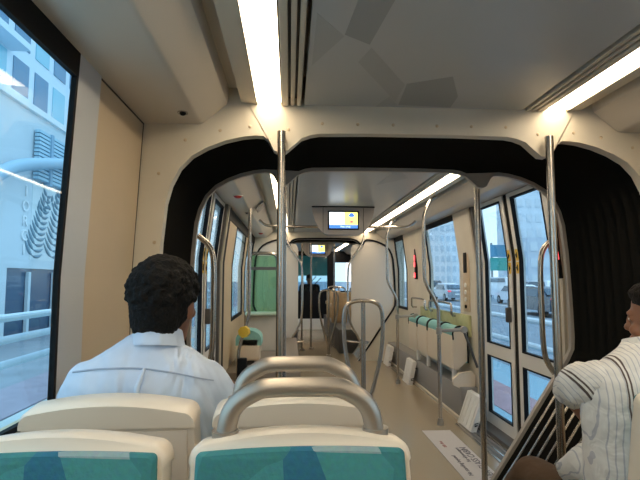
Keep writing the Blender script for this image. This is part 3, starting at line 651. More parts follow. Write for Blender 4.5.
# ------------------------------------------------------------------ far saloon and cab
b = B(); b.box(CX - 1.2, CX - .42, 8.60, 12.4, 0, .42, .02); tag(b.build('wheel_podium', dgrey), 'dark box on the left of the far saloon floor', 'podium', 'dark wheel boxes of the far saloon')
b = B(); b.box(CX + .30, CX + 1.2, 8.60, 12.4, 0, .42, .02); tag(b.build('wheel_podium', dgrey), 'dark box on the right of the far saloon floor', 'podium', 'dark wheel boxes of the far saloon')
wood = mat('tan_panel', (.50, .34, .18), .5, noise_amt=.2, nscale=6)
for k, (x, y, lb) in enumerate([(.45, 9.9, 'nearer tan seat shell on the right box of the far saloon'), (.80, 9.9, 'tan seat shell against the right wall of the far saloon'), (.45, 11.2, 'tan seat shell farther back on the right box')]):
    e = empty('tan_seat', (CX + x, y, .42), lb, 'seat', 'tan seats of the far saloon')
    b = B(); b.box(CX + x - .16, CX + x + .16, y, y + .07, .42, 1.04, .02, 2); b.build('backrest', wood, e)
    b = B(); b.box(CX + x - .16, CX + x + .16, y + .07, y + .45, .72, .80, .02, 2); b.build('seat_pan', wood, e)
    b = B(); b.tube([(CX + x - .13, y + .03, 1.03), (CX + x - .12, y + .03, 1.14), (CX + x + .12, y + .03, 1.14), (CX + x + .13, y + .03, 1.03)], .016, 10, 2); b.build('grab_bar', steel, e)
for x, y, lb in ((-.16, 9.2, 'thin steel pole on the left of the far saloon aisle'), (-.34, 9.0, 'thin steel pole farther left in the far saloon'), (.30, 9.4, 'thin steel pole on the right of the far saloon aisle')):
    pole(CX + x, y, CZ - .002, lb, .016, 'thin poles of the far saloon')
# cab partition
e = empty('cab_partition', (CX, YE - .2, 0), 'dark glazed partition with a green panel between the far saloon and the cab', 'partition')
Y = 12.75
b = B(); b.box(CX - 1.18, CX - .42, Y, Y + .05, 0, 2.05); b.box(CX + .42, CX + .60, Y, Y + .05, 0, 2.05); b.box(CX + .60, CX + 1.18, Y, Y + .05, 0, 1.0); b.box(CX + .60, CX + 1.18, Y, Y + .05, 1.75, 2.05)
b.box(CX - .42, CX + .42, Y, Y + .05, 1.93, 2.05); b.build('frame', blackf, e, smooth=0)
b = B(); b.box(CX - .42, CX + .42, Y + .01, Y + .04, .28, 1.0); b.build('lower_panel', blackf, e, smooth=0)
b = B(); b.box(CX - .42, CX + .42, Y, Y + .06, 0, .28); b.build('kick_plate', white_pl, e, smooth=0)
b = B(); b.box(CX - .42, CX + .42, Y + .02, Y + .03, 1.0, 1.93); b.build('pane', glass_clear, e, smooth=0)
# cab front
e = empty('windscreen', (CX, YE + 2, 1), 'wide windscreen of the driving cab with a green sunblind at its top', 'windscreen')
b = B(); b.box(CX - 1.2, CX + 1.2, YE + 1.9, YE + 2.0, 0, .95); b.box(CX - 1.2, CX + 1.2, YE + 1.9, YE + 2, 2.05, 2.2); b.build('dashboard', blackf, e, smooth=0)
b = B(); b.box(CX - 1.2, CX + 1.2, YE + 1.95, YE + 1.96, .95, 2.05); b.build('pane', glass_clear, e, smooth=0)
b = B(); b.box(CX - 1.1, CX + .6, YE + 1.6, YE + 1.61, 1.42, 2.1); b.build('sunblind', mat('green_blind', (.05, .26, .22), .5, emit=0), e, smooth=0)
b = B(); b.tube([(CX - .1, YE + 1.93, 1.0), (CX + .25, YE + 1.93, 1.40)], .012, 6); b.tube([(CX + .05, YE + 1.93, 1.0), (CX + .4, YE + 1.93, 1.35)], .012, 6); b.build('wiper', blackf, e)
for sd, nm in ((-1, 'left'), (1, 'right')):
    b = B(); wpanel(b, sd, YE, YE + 2, 0, .95, NEXT); struct(b.build('wall_%s' % nm, blackf, smooth=0))

# ------------------------------------------------------------------ people
def remesh(o, vox, smooth=4, disp=None):
    m = o.modifiers.new('r', 'REMESH'); m.mode = 'VOXEL'; m.voxel_size = vox; m.use_smooth_shade = True
    s = o.modifiers.new('s', 'SMOOTH'); s.factor = .6; s.iterations = smooth
    if disp:
        t = bpy.data.textures.new('c', 'CLOUDS'); t.noise_scale = disp[1]; t.noise_depth = 2
        d = o.modifiers.new('d', 'DISPLACE'); d.texture = t; d.strength = disp[0]; d.mid_level = .5; d.texture_coords = 'LOCAL'
    return o
def head_rings(c, f=1.0):
    """(z, half width, half depth, y shift) of a head whose centre is c, facing +y"""
    rows = [(-.125, .036, .040, .045), (-.115, .048, .058, .030), (-.095, .058, .078, .014), (-.06, .067, .088, .006), (-.02, .073, .094, 0), (.02, .077, .098, -.003), (.055, .076, .096, -.004), (.085, .066, .083, -.004), (.105, .046, .060, -.003), (.117, .020, .028, 0)]
    return [[(math.cos(a) * hw * f, math.sin(a) * hd * f + ys * f, z * f) for a in [2 * math.pi * k / 20 for k in range(20)]] for z, hw, hd, ys in rows]
def add_head(b, c, yaw, f=1.0):
    M = Matrix.Translation(c) @ Matrix.Rotation(yaw, 4, 'Z')
    b.loft([[M @ Vector(p) for p in r] for r in head_rings(c, f)])
    # brow, nose, lips, chin, cheek bones, ears, eye lids
    for (x, y, z, rx, ry, rz) in [(0, .092, .018, .050, .012, .010), (0, .103, -.030, .014, .018, .014), (0, .098, -.010, .009, .014, .026), (0, .094, -.062, .024, .010, .005), (0, .092, -.074, .020, .011, .006), (0, .082, -.108, .022, .018, .016), (.045, .070, -.035, .022, .022, .02), (-.045, .070, -.035, .022, .022, .02), (.030, .086, .000, .015, .010, .009), (-.030, .086, .000, .015, .010, .009)]:
        b.ball(M @ Vector((x * f, y * f, z * f)), rx * f, ry * f, rz * f, 12, 8, rot=Matrix.Rotation(yaw, 3, 'Z'))
    for s_ in (-1, 1):
        b.ball(M @ Vector((s_ * .080 * f, -.008 * f, -.018 * f)), .010 * f, .020 * f, .033 * f, 12, 8, rot=Matrix.Rotation(yaw - s_ * .35, 3, 'Z'))
    return M
def add_hand(b, wrist, d, palm_n, side, f=1.0, curl=.5):
    """palm + four unequal bent fingers + thumb from the side of the palm; d = direction, palm_n = direction the palm faces"""
    w_ = Vector(wrist); d = Vector(d).normalized(); n = Vector(palm_n); n = (n - d * n.dot(d)).normalized(); a = d.cross(n).normalized() * side
    b.cap_sweep([(w_, .024 * f, .019 * f), (w_ + d * .03 * f, .032 * f, .015 * f), (w_ + d * .085 * f, .038 * f, .013 * f)], 12)
    for k, (o_, L) in enumerate([(.030, .070), (.011, .080), (-.009, .074), (-.028, .058)]):
        p = w_ + d * .075 * f + a * o_ * f; q = d.copy(); pts = [(p, .0088 * f, .0088 * f)]
        for j, fr in enumerate((.45, .32, .23)):
            ang = curl * (.5 + .5 * j); q = (q * math.cos(ang) + n * math.sin(ang)).normalized(); n2 = n; p = p + q * L * fr * 1.15 * f
            pts.append((p, (.0085 - .0008 * j) * f, (.0085 - .0008 * j) * f))
        b.cap_sweep(pts, 8)
    p = w_ + d * .025 * f + a * .026 * f
    b.cap_sweep([(p, .012 * f, .012 * f), (p + (d * .5 + a * .75 + n * .3).normalized() * .035 * f, .0105 * f, .0105 * f), (p + (d * .5 + a * .75 + n * .3).normalized() * .035 * f + (d * .85 + a * .2 + n * .4).normalized() * .034 * f, .009 * f, .009 * f)], 8)

def eyes(b1, b2, M):
    for s_ in (-1, 1):
        b1.ball(M @ Vector((s_ * .031, .0865, -.001)), .011, .007, .006, 10, 8); b2.ball(M @ Vector((s_ * .031, .0935, -.001)), .004, .002, .004, 8, 6)
eye_w = mat('eye_white', (.7, .66, .6), .3); eye_d = mat('eye_dark', (.02, .012, .008), .2)

# --- man in the blue shirt, seen from behind
mx, my = -.388, 1.385
P1 = empty('person', (mx, my, .46), 'person with short curly black hair and pale blue shirt, seated by the left window', 'person', None)
HC = Vector((-.360, my + .035, 1.228)); yaw = R(-12)
b = B(); M = add_head(b, HC, yaw)
b.cap_sweep([((mx + .02, my + .0, 1.04), .058, .056), (HC + Vector((0, -.015, -.08)), .055, .058)])
b.cap_sweep([((mx, my + .02, .56), .15, .10), ((mx, my + .01, .75), .14, .09), ((mx, my, .95), .155, .085), ((mx, my, 1.02), .13, .075)])
for s_ in (-1, 1):
    b.cap_sweep([((mx + s_ * .14, my, 1.01), .045, .045), ((mx + s_ * .20, my + .02, .98), .045, .045), ((mx + s_ * .225, my + .10, .74), .036, .036), ((mx + s_ * .13, my + .30, .66), .026, .026), ((mx + s_ * .09, my + .36, .64), .024, .022)])
    add_hand(b, (mx + s_ * .085, my + .37, .635), (-s_ * .35, 1, -.12), (0, 0, -1), -s_)
    b.cap_sweep([((mx + s_ * .09, my + .03, .53), .075, .07), ((mx + s_ * .11, my + .48, .53), .055, .055), ((mx + s_ * .11, my + .50, .30), .045, .045), ((mx + s_ * .11, my + .47, .08), .035, .035)])
    b.cap_sweep([((mx + s_ * .11, my + .46, .045), .035, .03), ((mx + s_ * .12, my + .62, .035), .038, .022)])
body = remesh(b.build('body', skin1, P1), .006, 3)
b = B()
rows = [(.48, .165, .125, .03), (.60, .185, .13, .02), (.75, .195, .128, .01), (.88, .205, .122, 0), (.96, .210, .114, -.004), (1.01, .205, .102, -.006), (1.045, .186, .090, -.006), (1.075, .155, .078, -.004), (1.10, .112, .068, 0), (1.12, .075, .062, .004), (1.14, .056, .055, .008)]
b.loft([[(mx + hw * math.copysign(abs(math.cos(a)) ** .8, math.cos(a)), my + ys + hd * math.copysign(abs(math.sin(a)) ** .8, math.sin(a)), z) for a in [2 * math.pi * k / 32 for k in range(32)]] for z, hw, hd, ys in rows])
for s_ in (-1, 1):
    b.cap_sweep([((mx + s_ * .155, my - .002, 1.018), .058, .056), ((mx + s_ * .186, my + .01, .965), .060, .058), ((mx + s_ * .203, my + .05, .86), .056, .056), ((mx + s_ * .215, my + .11, .74), .052, .052), ((mx + s_ * .18, my + .22, .69), .043, .043), ((mx + s_ * .115, my + .32, .655), .036, .036)])
shirt_m = mat('pale_blue_cotton', (.54, .62, .74), .8, noise_amt=.03, nscale=30)
_t = shirt_m.node_tree; _b = _t.nodes['Principled BSDF']; _n = _t.nodes.new('ShaderNodeTexNoise'); _n.inputs['Scale'].default_value = 5; _n.inputs['Distortion'].default_value = 1.2; _n.inputs['Detail'].default_value = 2
_c = _t.nodes.new('ShaderNodeTexCoord'); _m = _t.nodes.new('ShaderNodeMapping'); _m.inputs['Scale'].default_value = (1.4, 1, .6); _m.inputs['Rotation'].default_value = (0, .5, 0)
_bp = _t.nodes.new('ShaderNodeBump'); _bp.inputs['Strength'].default_value = .8; _bp.inputs['Distance'].default_value = .06
_t.links.new(_c.outputs['Object'], _m.inputs[0]); _t.links.new(_m.outputs[0], _n.inputs['Vector']); _t.links.new(_n.outputs['Fac'], _bp.inputs['Height']); _t.links.new(_bp.outputs[0], _b.inputs['Normal'])
sh = remesh(b.build('shirt', shirt_m, P1), .008, 4, (.012, .09))
# collar, yoke seam, box pleat
cc = Vector((mx + .02, my + .006, 0))
def ringp(z, r, ty, fr=1.0): return [(cc.x + r * math.cos(R(a)), cc.y + ty + r * 1.0 * math.sin(R(a)), z - .018 * math.sin(R(a))) for a in range(-215, 36, 10)]
b = B(); rr = [ringp(1.105, .070, 0), ringp(1.128, .066, .004), ringp(1.148, .062, .010), ringp(1.149, .065, .010), ringp(1.126, .071, .002), ringp(1.102, .077, -.001)]
vs = [[b.bm.verts.new(p) for p in r] for r in rr]
for p_, q_ in zip(vs, vs[1:] + [vs[0]]):
    for k in range(len(p_) - 1): b.bm.faces.new((p_[k], p_[k + 1], q_[k + 1], q_[k]))
b.build('collar', shirt_m, P1, smooth=60)
b = B(); b.cap_sweep([((mx + .018, my - .108, 1.062), .005, .007), ((mx + .008, my - .124, 1.02), .008, .008), ((mx + .0, my - .132, .95), .004, .006)], 8); b.build('box_pleat', shirt_m, P1)
b = B(); N = 40; rows_ = []
for k in range(N + 1):
    t = -1 + 2 * k / N; xx = mx + .185 * t; zz = 1.062 - .028 * t * t - .012 * t
    rows_.append([b.bm.verts.new((xx, my - .16, zz + q_)) for q_ in (-.0016, .0016)])
for p_, q_ in zip(rows_, rows_[1:]): b.bm.faces.new((p_[0], q_[0], q_[1], p_[1]))
ys_ = b.build('yoke_seam', mat('seam_shade_blue', (.30, .36, .46), .85), P1, smooth=0)
w_ = ys_.modifiers.new('w', 'SHRINKWRAP'); w_.target = sh; w_.wrap_method = 'PROJECT'; w_.use_project_y = True; w_.use_positive_direction = True; w_.use_negative_direction = False; w_.offset = .0015
w_ = ys_.modifiers.new('t', 'SOLIDIFY'); w_.thickness = .002
b = B()
for s_ in (-1, 1):
    b.cap_sweep([((mx + s_ * .085, my + .0, .54), .095, .085), ((mx + s_ * .11, my + .46, .54), .075, .068), ((mx + s_ * .11, my + .50, .50), .07, .068), ((mx + s_ * .11, my + .51, .28), .06, .06), ((mx + s_ * .11, my + .49, .10), .052, .055)])
remesh(b.build('trousers', navy, P1), .010, 3)
for s_ in (-1, 1):
    b = B(); b.cap_sweep([((mx + s_ * .11, my + .44, .055), .045, .05), ((mx + s_ * .12, my + .56, .045), .046, .042), ((mx + s_ * .125, my + .66, .035), .04, .03)]); b.build('shoe', shoe_m, P1)
b = B(); Mh = M
hr = [(-.085, .060, .030, -.060), (-.07, .068, .050, -.050), (-.05, .079, .075, -.030), (-.02, .088, .094, -.016), (.02, .095, .106, -.008), (.055, .096, .108, -.006), (.088, .086, .096, -.004), (.112, .062, .072, 0), (.130, .032, .038, 0)]
b.loft([[M @ Vector((math.cos(a) * hw * .95, math.sin(a) * hd + ys, z)) for a in [2 * math.pi * k / 28 for k in range(28)]] for z, hw, hd, ys in hr])
rnd = random.Random(3)
for k in range(260):
    u, v = rnd.random(), rnd.random(); th = 2 * math.pi * u; ph = math.acos(1 - 1.25 * v)
    p = Vector((math.sin(ph) * math.cos(th) * .089, math.sin(ph) * math.sin(th) * .107 - .006, math.cos(ph) * .100 + .028))
    b.ball(M @ p, .010 + .005 * rnd.random(), .010 + .005 * rnd.random(), .010, 8, 5)
remesh(b.build('hair', hair_m, P1), .005, 1, (.010, .018))
b1, b2 = B(), B(); eyes(b1, b2, M); b1.build('eyes', eye_w, P1); b2.build('pupils', eye_d, P1)

# --- man in the striped shirt, right edge, facing forward and a little left
sx_, sy = 1.085, 1.40
P2 = empty('person', (sx_, sy, .46), 'person in white shirt with dark stripes and brown trousers, seated at the right edge', 'person', None)
HC2 = Vector((1.185, 1.47, 1.165)); yaw2 = R(38)
b = B(); M2 = add_head(b, HC2, yaw2)
b.cap_sweep([((sx_ + .01, sy + .02, 1.01), .058, .056), (HC2 + Vector((0, -.01, -.08)), .055, .058)])
b.cap_sweep([((sx_, sy + .02, .56), .15, .10), ((sx_, sy + .02, .75), .14, .09), ((sx_, sy + .02, .93), .155, .085), ((sx_, sy + .02, 1.0), .13, .075)])
EL = Vector((sx_ - .085, 1.70, .885)); ER = Vector((sx_ + .22, 1.52, .74))
b.cap_sweep([((sx_ - .13, sy + .02, 1.0), .045, .045), ((sx_ - .18, sy + .05, .985), .045, .045), (EL, .036, .036)])
b.cap_sweep([(EL, .036, .036), ((sx_ - .06, 1.62, .815), .032, .032), ((sx_ - .03, 1.56, .79), .026, .024)])
b.cap_sweep([((sx_ + .13, sy + .02, 1.0), .045, .045), ((sx_ + .19, sy + .06, .96), .045, .045), (ER, .036, .036), ((sx_ + .20, 1.68, .68), .028, .028), ((sx_ + .17, 1.78, .64), .024, .022)])
add_hand(b, (sx_ - .035, 1.565, .79), (.6, -.5, .05), (.3, .3, -.9), 1, 1, .5)
add_hand(b, (sx_ + .17, 1.79, .64), (-.15, 1, -.1), (0, 0, -1), -1, 1, .4)
for s_ in (-1, 1):
    b.cap_sweep([((sx_ + s_ * .09, sy + .03, .52), .075, .07), ((sx_ + s_ * .17, sy + .50, .53), .055, .055), ((sx_ + s_ * .15, sy + .52, .30), .045, .045), ((sx_ + s_ * .14, sy + .49, .08), .035, .035)])
    b.cap_sweep([((sx_ + s_ * .14, sy + .48, .045), .035, .03), ((sx_ + s_ * .15, sy + .64, .035), .038, .022)])
remesh(b.build('body', skin2, P2), .006, 3)
st = stripes('striped_cotton', (.76, .74, .70), (.50, .50, .53), .013, .0025, 'X', base2=(.10, .07, .06), p2=.13, w2=.0045, bump=.5)
st2 = stripes('striped_sleeve_cotton', (.76, .74, .70), (.50, .50, .53), .012, .002, 'X', base2=(.10, .07, .06), p2=.12, w2=.005, bump=.5, rot=(0, R(35), R(6)))
b = B()
rows = [(.46, .17, .135, .03), (.60, .185, .14, .03), (.75, .19, .135, .03), (.88, .20, .125, .02), (.95, .205, .112, .015), (1.0, .20, .098, .01), (1.03, .175, .085, .01), (1.06, .13, .072, .01), (1.085, .088, .062, .015), (1.105, .065, .06, .02)]
b.loft([[(sx_ + hw * math.copysign(abs(math.cos(a)) ** .8, math.cos(a)), sy + ys + hd * math.copysign(abs(math.sin(a)) ** .8, math.sin(a)), z) for a in [2 * math.pi * k / 32 for k in range(32)]] for z, hw, hd, ys in rows])
remesh(b.build('shirt', st, P2), .008, 4, (.016, .07))
b = B(); b.cap_sweep([((sx_ - .15, sy + .02, .985), .068, .066), ((sx_ - .175, sy + .09, .965), .072, .066), ((sx_ - .13, sy + .20, .925), .066, .062), (EL + Vector((0, -.02, 0)), .050, .048), (EL + Vector((.03, -.02, -.02)), .046, .044)]); remesh(b.build('sleeve', st2, P2), .007, 4, (.020, .06))
b = B(); b.cap_sweep([((sx_ + .15, sy + .02, .985), .062, .062), ((sx_ + .19, sy + .10, .92), .062, .062), (ER, .058, .058), ((sx_ + .20, 1.64, .70), .048, .048)]); remesh(b.build('sleeve', st2, P2), .007, 4, (.02, .06))
b = B(); b.cap_sweep([((sx_ - .05, 1.50, .72), .12, .09), ((sx_ - .11, 1.57, .67), .09, .06), ((sx_ - .15, 1.64, .635), .05, .02)]); remesh(b.build('shirt_tail', st, P2), .008, 3, (.015, .06))
cc = Vector((sx_ + .012, sy + .022, 0))
b = B(); rr = [ringp(1.050, .082, 0), ringp(1.080, .076, .004), ringp(1.112, .068, .012), ringp(1.113, .072, .011), ringp(1.08, .083, .0), ringp(1.045, .092, -.002)]
vs = [[b.bm.verts.new(p) for p in r] for r in rr]
for p_, q_ in zip(vs, vs[1:] + [vs[0]]):
    for k in range(len(p_) - 1): b.bm.faces.new((p_[k], p_[k + 1], q_[k + 1], q_[k]))
b.build('collar', st, P2, smooth=60)
b = B()
for s_ in (-1, 1):
    b.cap_sweep([((sx_ + s_ * .085, sy + .02, .54), .095, .088), ((sx_ + s_ * .165, sy + .46, .545), .078, .075), ((sx_ + s_ * .17, sy + .51, .50), .07, .07), ((sx_ + s_ * .15, sy + .53, .28), .06, .06), ((sx_ + s_ * .14, sy + .51, .10), .052, .055)])
remesh(b.build('trousers', trouser, P2), .010, 3, (.012, .08))
for s_ in (-1, 1):
    b = B(); b.cap_sweep([((sx_ + s_ * .14, sy + .46, .055), .045, .05), ((sx_ + s_ * .15, sy + .58, .045), .046, .042), ((sx_ + s_ * .155, sy + .68, .035), .04, .03)]); b.build('shoe', shoe_m, P2)
b = B()
hr2 = [(-.07, .060, .030, -.065), (-.05, .074, .060, -.045), (-.02, .083, .076, -.030), (.02, .086, .086, -.022), (.05, .088, .098, -.010), (.085, .080, .098, .002), (.108, .060, .078, .006), (.124, .030, .042, .004)]
b.loft([[M2 @ Vector((math.cos(a) * hw, math.sin(a) * hd + ys, z)) for a in [2 * math.pi * k / 28 for k in range(28)]] for z, hw, hd, ys in hr2])
remesh(b.build('hair', hair2_m, P2), .005, 2, (.008, .02))
b1, b2 = B(), B(); eyes(b1, b2, M2); b1.build('eyes', eye_w, P2); b2.build('pupils', eye_d, P2)

# --- driver in the cab
dx, dy = CX - .02, 13.7
P3 = empty('person', (dx, dy, .5), 'dark silhouette of the driver seated in the cab at the far end', 'person')
b = B(); M3 = add_head(b, Vector((dx, dy, 1.33)), 0)
b.cap_sweep([((dx, dy, 1.12), .058, .056), ((dx, dy - .01, 1.25), .055, .058)])
b.cap_sweep([((dx, dy, .62), .17, .12), ((dx, dy, .9), .17, .11), ((dx, dy, 1.06), .17, .09)])
for s_ in (-1, 1):
    b.cap_sweep([((dx + s_ * .17, dy, 1.07), .055, .055), ((dx + s_ * .24, dy + .15, .85), .045, .045), ((dx + s_ * .16, dy + .40, .84), .03, .03)])
    add_hand(b, (dx + s_ * .15, dy + .42, .84), (-s_ * .2, 1, 0), (0, 0, -1), -s_)
    b.cap_sweep([((dx + s_ * .09, dy + .03, .60), .085, .08), ((dx + s_ * .12, dy + .48, .60), .06, .06), ((dx + s_ * .12, dy + .52, .10), .045, .045)])
remesh(b.build('body', skin1, P3), .010, 3)
b = B(); b.cap_sweep([((dx, dy, .60), .185, .135), ((dx, dy, .9), .19, .125), ((dx, dy, 1.04), .20, .105), ((dx, dy, 1.12), .10, .075)])
for s_ in (-1, 1): b.cap_sweep([((dx + s_ * .17, dy, 1.06), .065, .065), ((dx + s_ * .245, dy + .15, .85), .055, .055), ((dx + s_ * .17, dy + .36, .84), .042, .042)])
remesh(b.build('jacket', driver_m, P3), .012, 3)
b = B(); b.ball((dx, dy - .01, 1.375), .086, .102, .082); b.build('hair', hair_m, P3)
e = empty('driver_seat', (dx, dy, 0), 'high backed black driver seat at the far end of the tram', 'seat')
b = B(); b.box(dx - .29, dx + .29, dy - .24, dy - .14, .45, 1.18, .09, 3); b.build('backrest', blackf, e)
b = B(); b.box(dx - .25, dx + .25, dy - .14, dy + .35, .42, .52, .04, 3); b.build('seat_pan', blackf, e)
b = B(); b.cyl((dx, dy + .1, .21), (0, 0, 1), .10, .42); b.build('pedestal', blackf, e)

# ------------------------------------------------------------------ outside
GZ = -.50
asph = mat('asphalt', (.20, .25, .30), .8, noise_amt=.15, nscale=1.5)
bw = mat('pale_facade', (.60, .70, .76), .7, noise_amt=.03, nscale=1)
b = B(); b.box(-400, 400, -60, 500, GZ - .3, GZ); struct(b.build('ground', asph, smooth=0))
b = B(); b.box(CX + 2.3, CX + 3.0, -20, 120, GZ, GZ + .06); struct(b.build('pavement_right', mat('pink_paving', (.34, .22, .25), .8, noise_amt=.1, nscale=4), smooth=0))
b = B(); b.box(CX + 1.45, CX + 2.3, -20, 120, GZ, GZ + .05); b.box(CX + 3.0, CX + 3.9, -20, 120, GZ, GZ + .05); struct(b.build('kerb_right', mat('pale_blue_paving', (.24, .40, .50), .8), smooth=0))
b = B(); b.box(-4.6, -3.6, -20, 120, GZ, GZ + .05); struct(b.build('pavement_left', mat('mauve_paving', (.26, .25, .32), .8, noise_amt=.1, nscale=4), smooth=0))
b = B(); b.box(-3.6, -1.2, -20, 120, GZ, GZ + .03); struct(b.build('track_slab', mat('pale_slab', (.45, .55, .58), .7, noise_amt=.1, nscale=2), smooth=0))
for k in range(12):
    b = B(); b.box(14.9, 15.05, 5 + k * 9, 9 + k * 9, GZ, GZ + .01); tag(b.build('lane_marking', white_pl, smooth=0), 'white dashed lane marking on the road right of the tram', 'road marking', 'white dashes on the right road')

def guardrail(x, y0, y1, zs, lab, step=2.5, m=None, r=.06, grp='street guard rails'):
    m = m or white_pl
    e = empty('guard_rail', (x, (y0 + y1) / 2, GZ), lab, 'guard rail', grp)
    for z in zs:
        b = B(); b.tube([(x, y0, z), (x, y1, z)], r, 10); b.build('rail', m, e)
    y = y0 + .3
    while y < y1:
        b = B(); b.box(x - .05, x + .05, y - .05, y + .05, GZ, max(zs) - .02, .01); b.build('post', m, e); y += step
guardrail(CX + 4.0, 2, 60, (.52, .05), 'two bar white guard rail between the tram track and the right road', m=mat('painted_rail', (.62, .70, .76), .4))
guardrail(-3.5, 2.5, 30, (.82, .55, .25), 'pale three bar fence left of the tram', 3.0, mat('pale_rail', (.50, .64, .74), .5), .05)

# left: facade with relief panel, lettering, louvre panel and a pipe
fx = -8.5
e = empty('shopping_mall_facade', (fx, 16, GZ), 'pale smooth street facade with a palm leaf relief left of the tram', 'building')
b = B(); b.box(fx - 3, fx, 6, 15.0, 1.66, 6.9); b.box(fx - 3, fx, 15.0, 24, 1.66, 6.9); b.box(fx - 3, fx, 6, 15.1, GZ, 1.66); b.box(fx - 3, fx, 19.0, 24, GZ, 1.66); b.build('wall', bw, e, smooth=0)
b = B(); b.box(fx - .5, fx - .1, 14.0, 19.5, GZ, 1.66); b.build('shop_glass', mat('dark_shop_glass', (.035, .08, .15), .15), e, smooth=0)
b = B(); b.box(fx - .03, fx + .12, 6, 24, 6.8, 7.0); b.build('parapet', mat('parapet_white', (.7, .8, .85), .6), e, smooth=0)
for k in range(3):
    b = B(); b.box(fx - .08, fx + .02, 14.6 + k * 1.7, 14.75 + k * 1.7, GZ, 1.55); b.build('mullion', bw, e, smooth=0)
leafm = mat('relief_dark', (.18, .30, .38), .6)
b = B()
def frond(y0, z0, y1, z1, n, L, sgn):
    for k in range(n):
        t = (k + .5) / n; cy = y0 + (y1 - y0) * t; cz = z0 + (z1 - z0) * t; l = L * (1 - .55 * t)
        dy, dz = y1 - y0, z1 - z0; q = math.hypot(dy, dz); dy /= q; dz /= q
        for s_ in (-1, 1):
            ny, nz = -dz * s_, dy * s_; pts = []
            for j in range(5):
                u = j / 4; pts.append(Vector((fx + .015, cy + (ny * u + dy * .5 * u * u * 1.0) * l, cz + (nz * u + dz * .5 * u * u) * l)))
            b.tube(pts, .05, 5, 0, True, [.012, .05, .06, .045, .01])
frond(16.4, 2.0, 17.25, 4.3, 12, .62, 1); frond(17.7, 2.0, 18.2, 4.4, 11, .68, 1); frond(16.6, 3.6, 18.6, 4.5, 7, .3, 1)
b.build('palm_leaf_relief', leafm, e)
b = B(); b.box(fx - .01, fx + .012, 16.3, 18.95, 1.95, 4.55); b.build('relief_panel', mat('relief_pale', (.66, .76, .80), .6), e, smooth=0)
for ch, z in zip('IORCI', (4.12, 3.64, 3.16, 2.70, 2.24)):
    text_mesh(ch, .50, mat('letter_white', (.78, .84, .88), .5), 'letter', e, (fx + .03, 15.9, z), (R(90), 0, R(90)), .02)
lv = empty('louvre_panel', (fx + .3, 17, 4.4), 'pale blue horizontal louvre panel on the facade above the palm relief', 'louvre')
for k in range(13):
    b = B(); b.box(fx + .05, fx + .22, 16.2, 19.3, 4.62 + k * .13, 4.71 + k * .13); b.build('slat', mat('louvre_blue', (.40, .62, .75), .6), lv, smooth=0)
for yy in (16.9, 18.3):
    b = B(); b.box(fx + .04, fx + .27, yy, yy + .16, 4.5, 6.3); b.build('upright', mat('louvre_shade', (.25, .42, .56), .6), lv, smooth=0)
b = B(); b.tube([(fx + .55, 12.6, 3.6), (fx + .55, 13.6, 4.25), (fx + .55, 14.5, 4.68), (fx + .55, 16.5, 5.2), (fx + .55, 19.5, 5.85)], .19, 14, 2)
tag(b.build('street_pipe', mat('pipe_blue', (.30, .48, .62), .5)), 'thick bent blue pipe running along the facade over the louvre panel', 'pipe')

# tall building behind with glazed bays
bx = -13
e = empty('tower_block', (bx, 22, GZ), 'tall white building with blue glazed bays behind the pale street facade', 'building')
b = B(); b.box(bx - 6, bx, 6, 60, GZ, 30); b.build('wall', mat('tower_white', (.66, .80, .90), .6), e, smooth=0)
gl1 = mat('blue_glazing', (.06, .22, .38), .15); gl2 = mat('cyan_glazing', (.22, .55, .70), .2)
for k in range(9):
    for j in range(4):
        y0 = 17.0 + k * 1.9; z0 = 7.3 + j * 2.6
        b = B(); b.box(bx - .05, bx + .04, y0, y0 + 1.35, z0, z0 + 1.9); wdw = b.build('window', gl1 if (k + j) % 3 else gl2, e, smooth=0)
for j in range(5):
    b = B(); b.box(bx, bx + .9, 6, 22.5, 6.7 + j * 2.6, 7.0 + j * 2.6); b.build('balcony_slab', mat('tower_white'  , (.66, .8, .9)), e, smooth=0)

# right: distant buildings
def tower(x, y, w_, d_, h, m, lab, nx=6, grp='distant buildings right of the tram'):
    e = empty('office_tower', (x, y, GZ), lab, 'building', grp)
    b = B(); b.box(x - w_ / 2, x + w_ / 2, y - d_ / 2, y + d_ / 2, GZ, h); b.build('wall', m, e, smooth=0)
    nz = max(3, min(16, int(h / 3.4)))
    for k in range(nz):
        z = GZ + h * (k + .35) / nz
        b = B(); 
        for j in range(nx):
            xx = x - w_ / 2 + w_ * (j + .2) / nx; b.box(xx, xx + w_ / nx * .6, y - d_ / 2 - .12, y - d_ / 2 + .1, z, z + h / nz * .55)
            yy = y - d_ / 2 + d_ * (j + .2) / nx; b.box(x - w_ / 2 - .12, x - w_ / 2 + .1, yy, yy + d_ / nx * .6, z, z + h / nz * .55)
        b.build('window_band', mat('haze_tinted_glass', (.54, .63, .70), .3), e, smooth=0)  # window colour paled to paint in the distance haze
hz = lambda c, n: mat('haze_tinted_wall_%s' % n, c, .8)  # distance haze is painted into these pale wall colours
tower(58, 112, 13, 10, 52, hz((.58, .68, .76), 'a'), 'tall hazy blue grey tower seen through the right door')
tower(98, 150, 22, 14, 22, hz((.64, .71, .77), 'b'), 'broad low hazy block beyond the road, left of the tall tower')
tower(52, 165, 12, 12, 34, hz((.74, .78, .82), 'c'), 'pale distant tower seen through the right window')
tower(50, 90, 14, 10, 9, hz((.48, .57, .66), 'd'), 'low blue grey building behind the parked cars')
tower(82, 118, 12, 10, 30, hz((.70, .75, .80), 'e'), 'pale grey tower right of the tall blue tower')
e = empty('gantry_sign', (30, 66, GZ), 'green and blue road sign on posts above the traffic', 'sign')
b = B(); b.box(28, 33, 66, 66.2, 2.6, 4.4); b.build('board', mat('sign_green', (.03, .30, .27), .5), e, smooth=0)
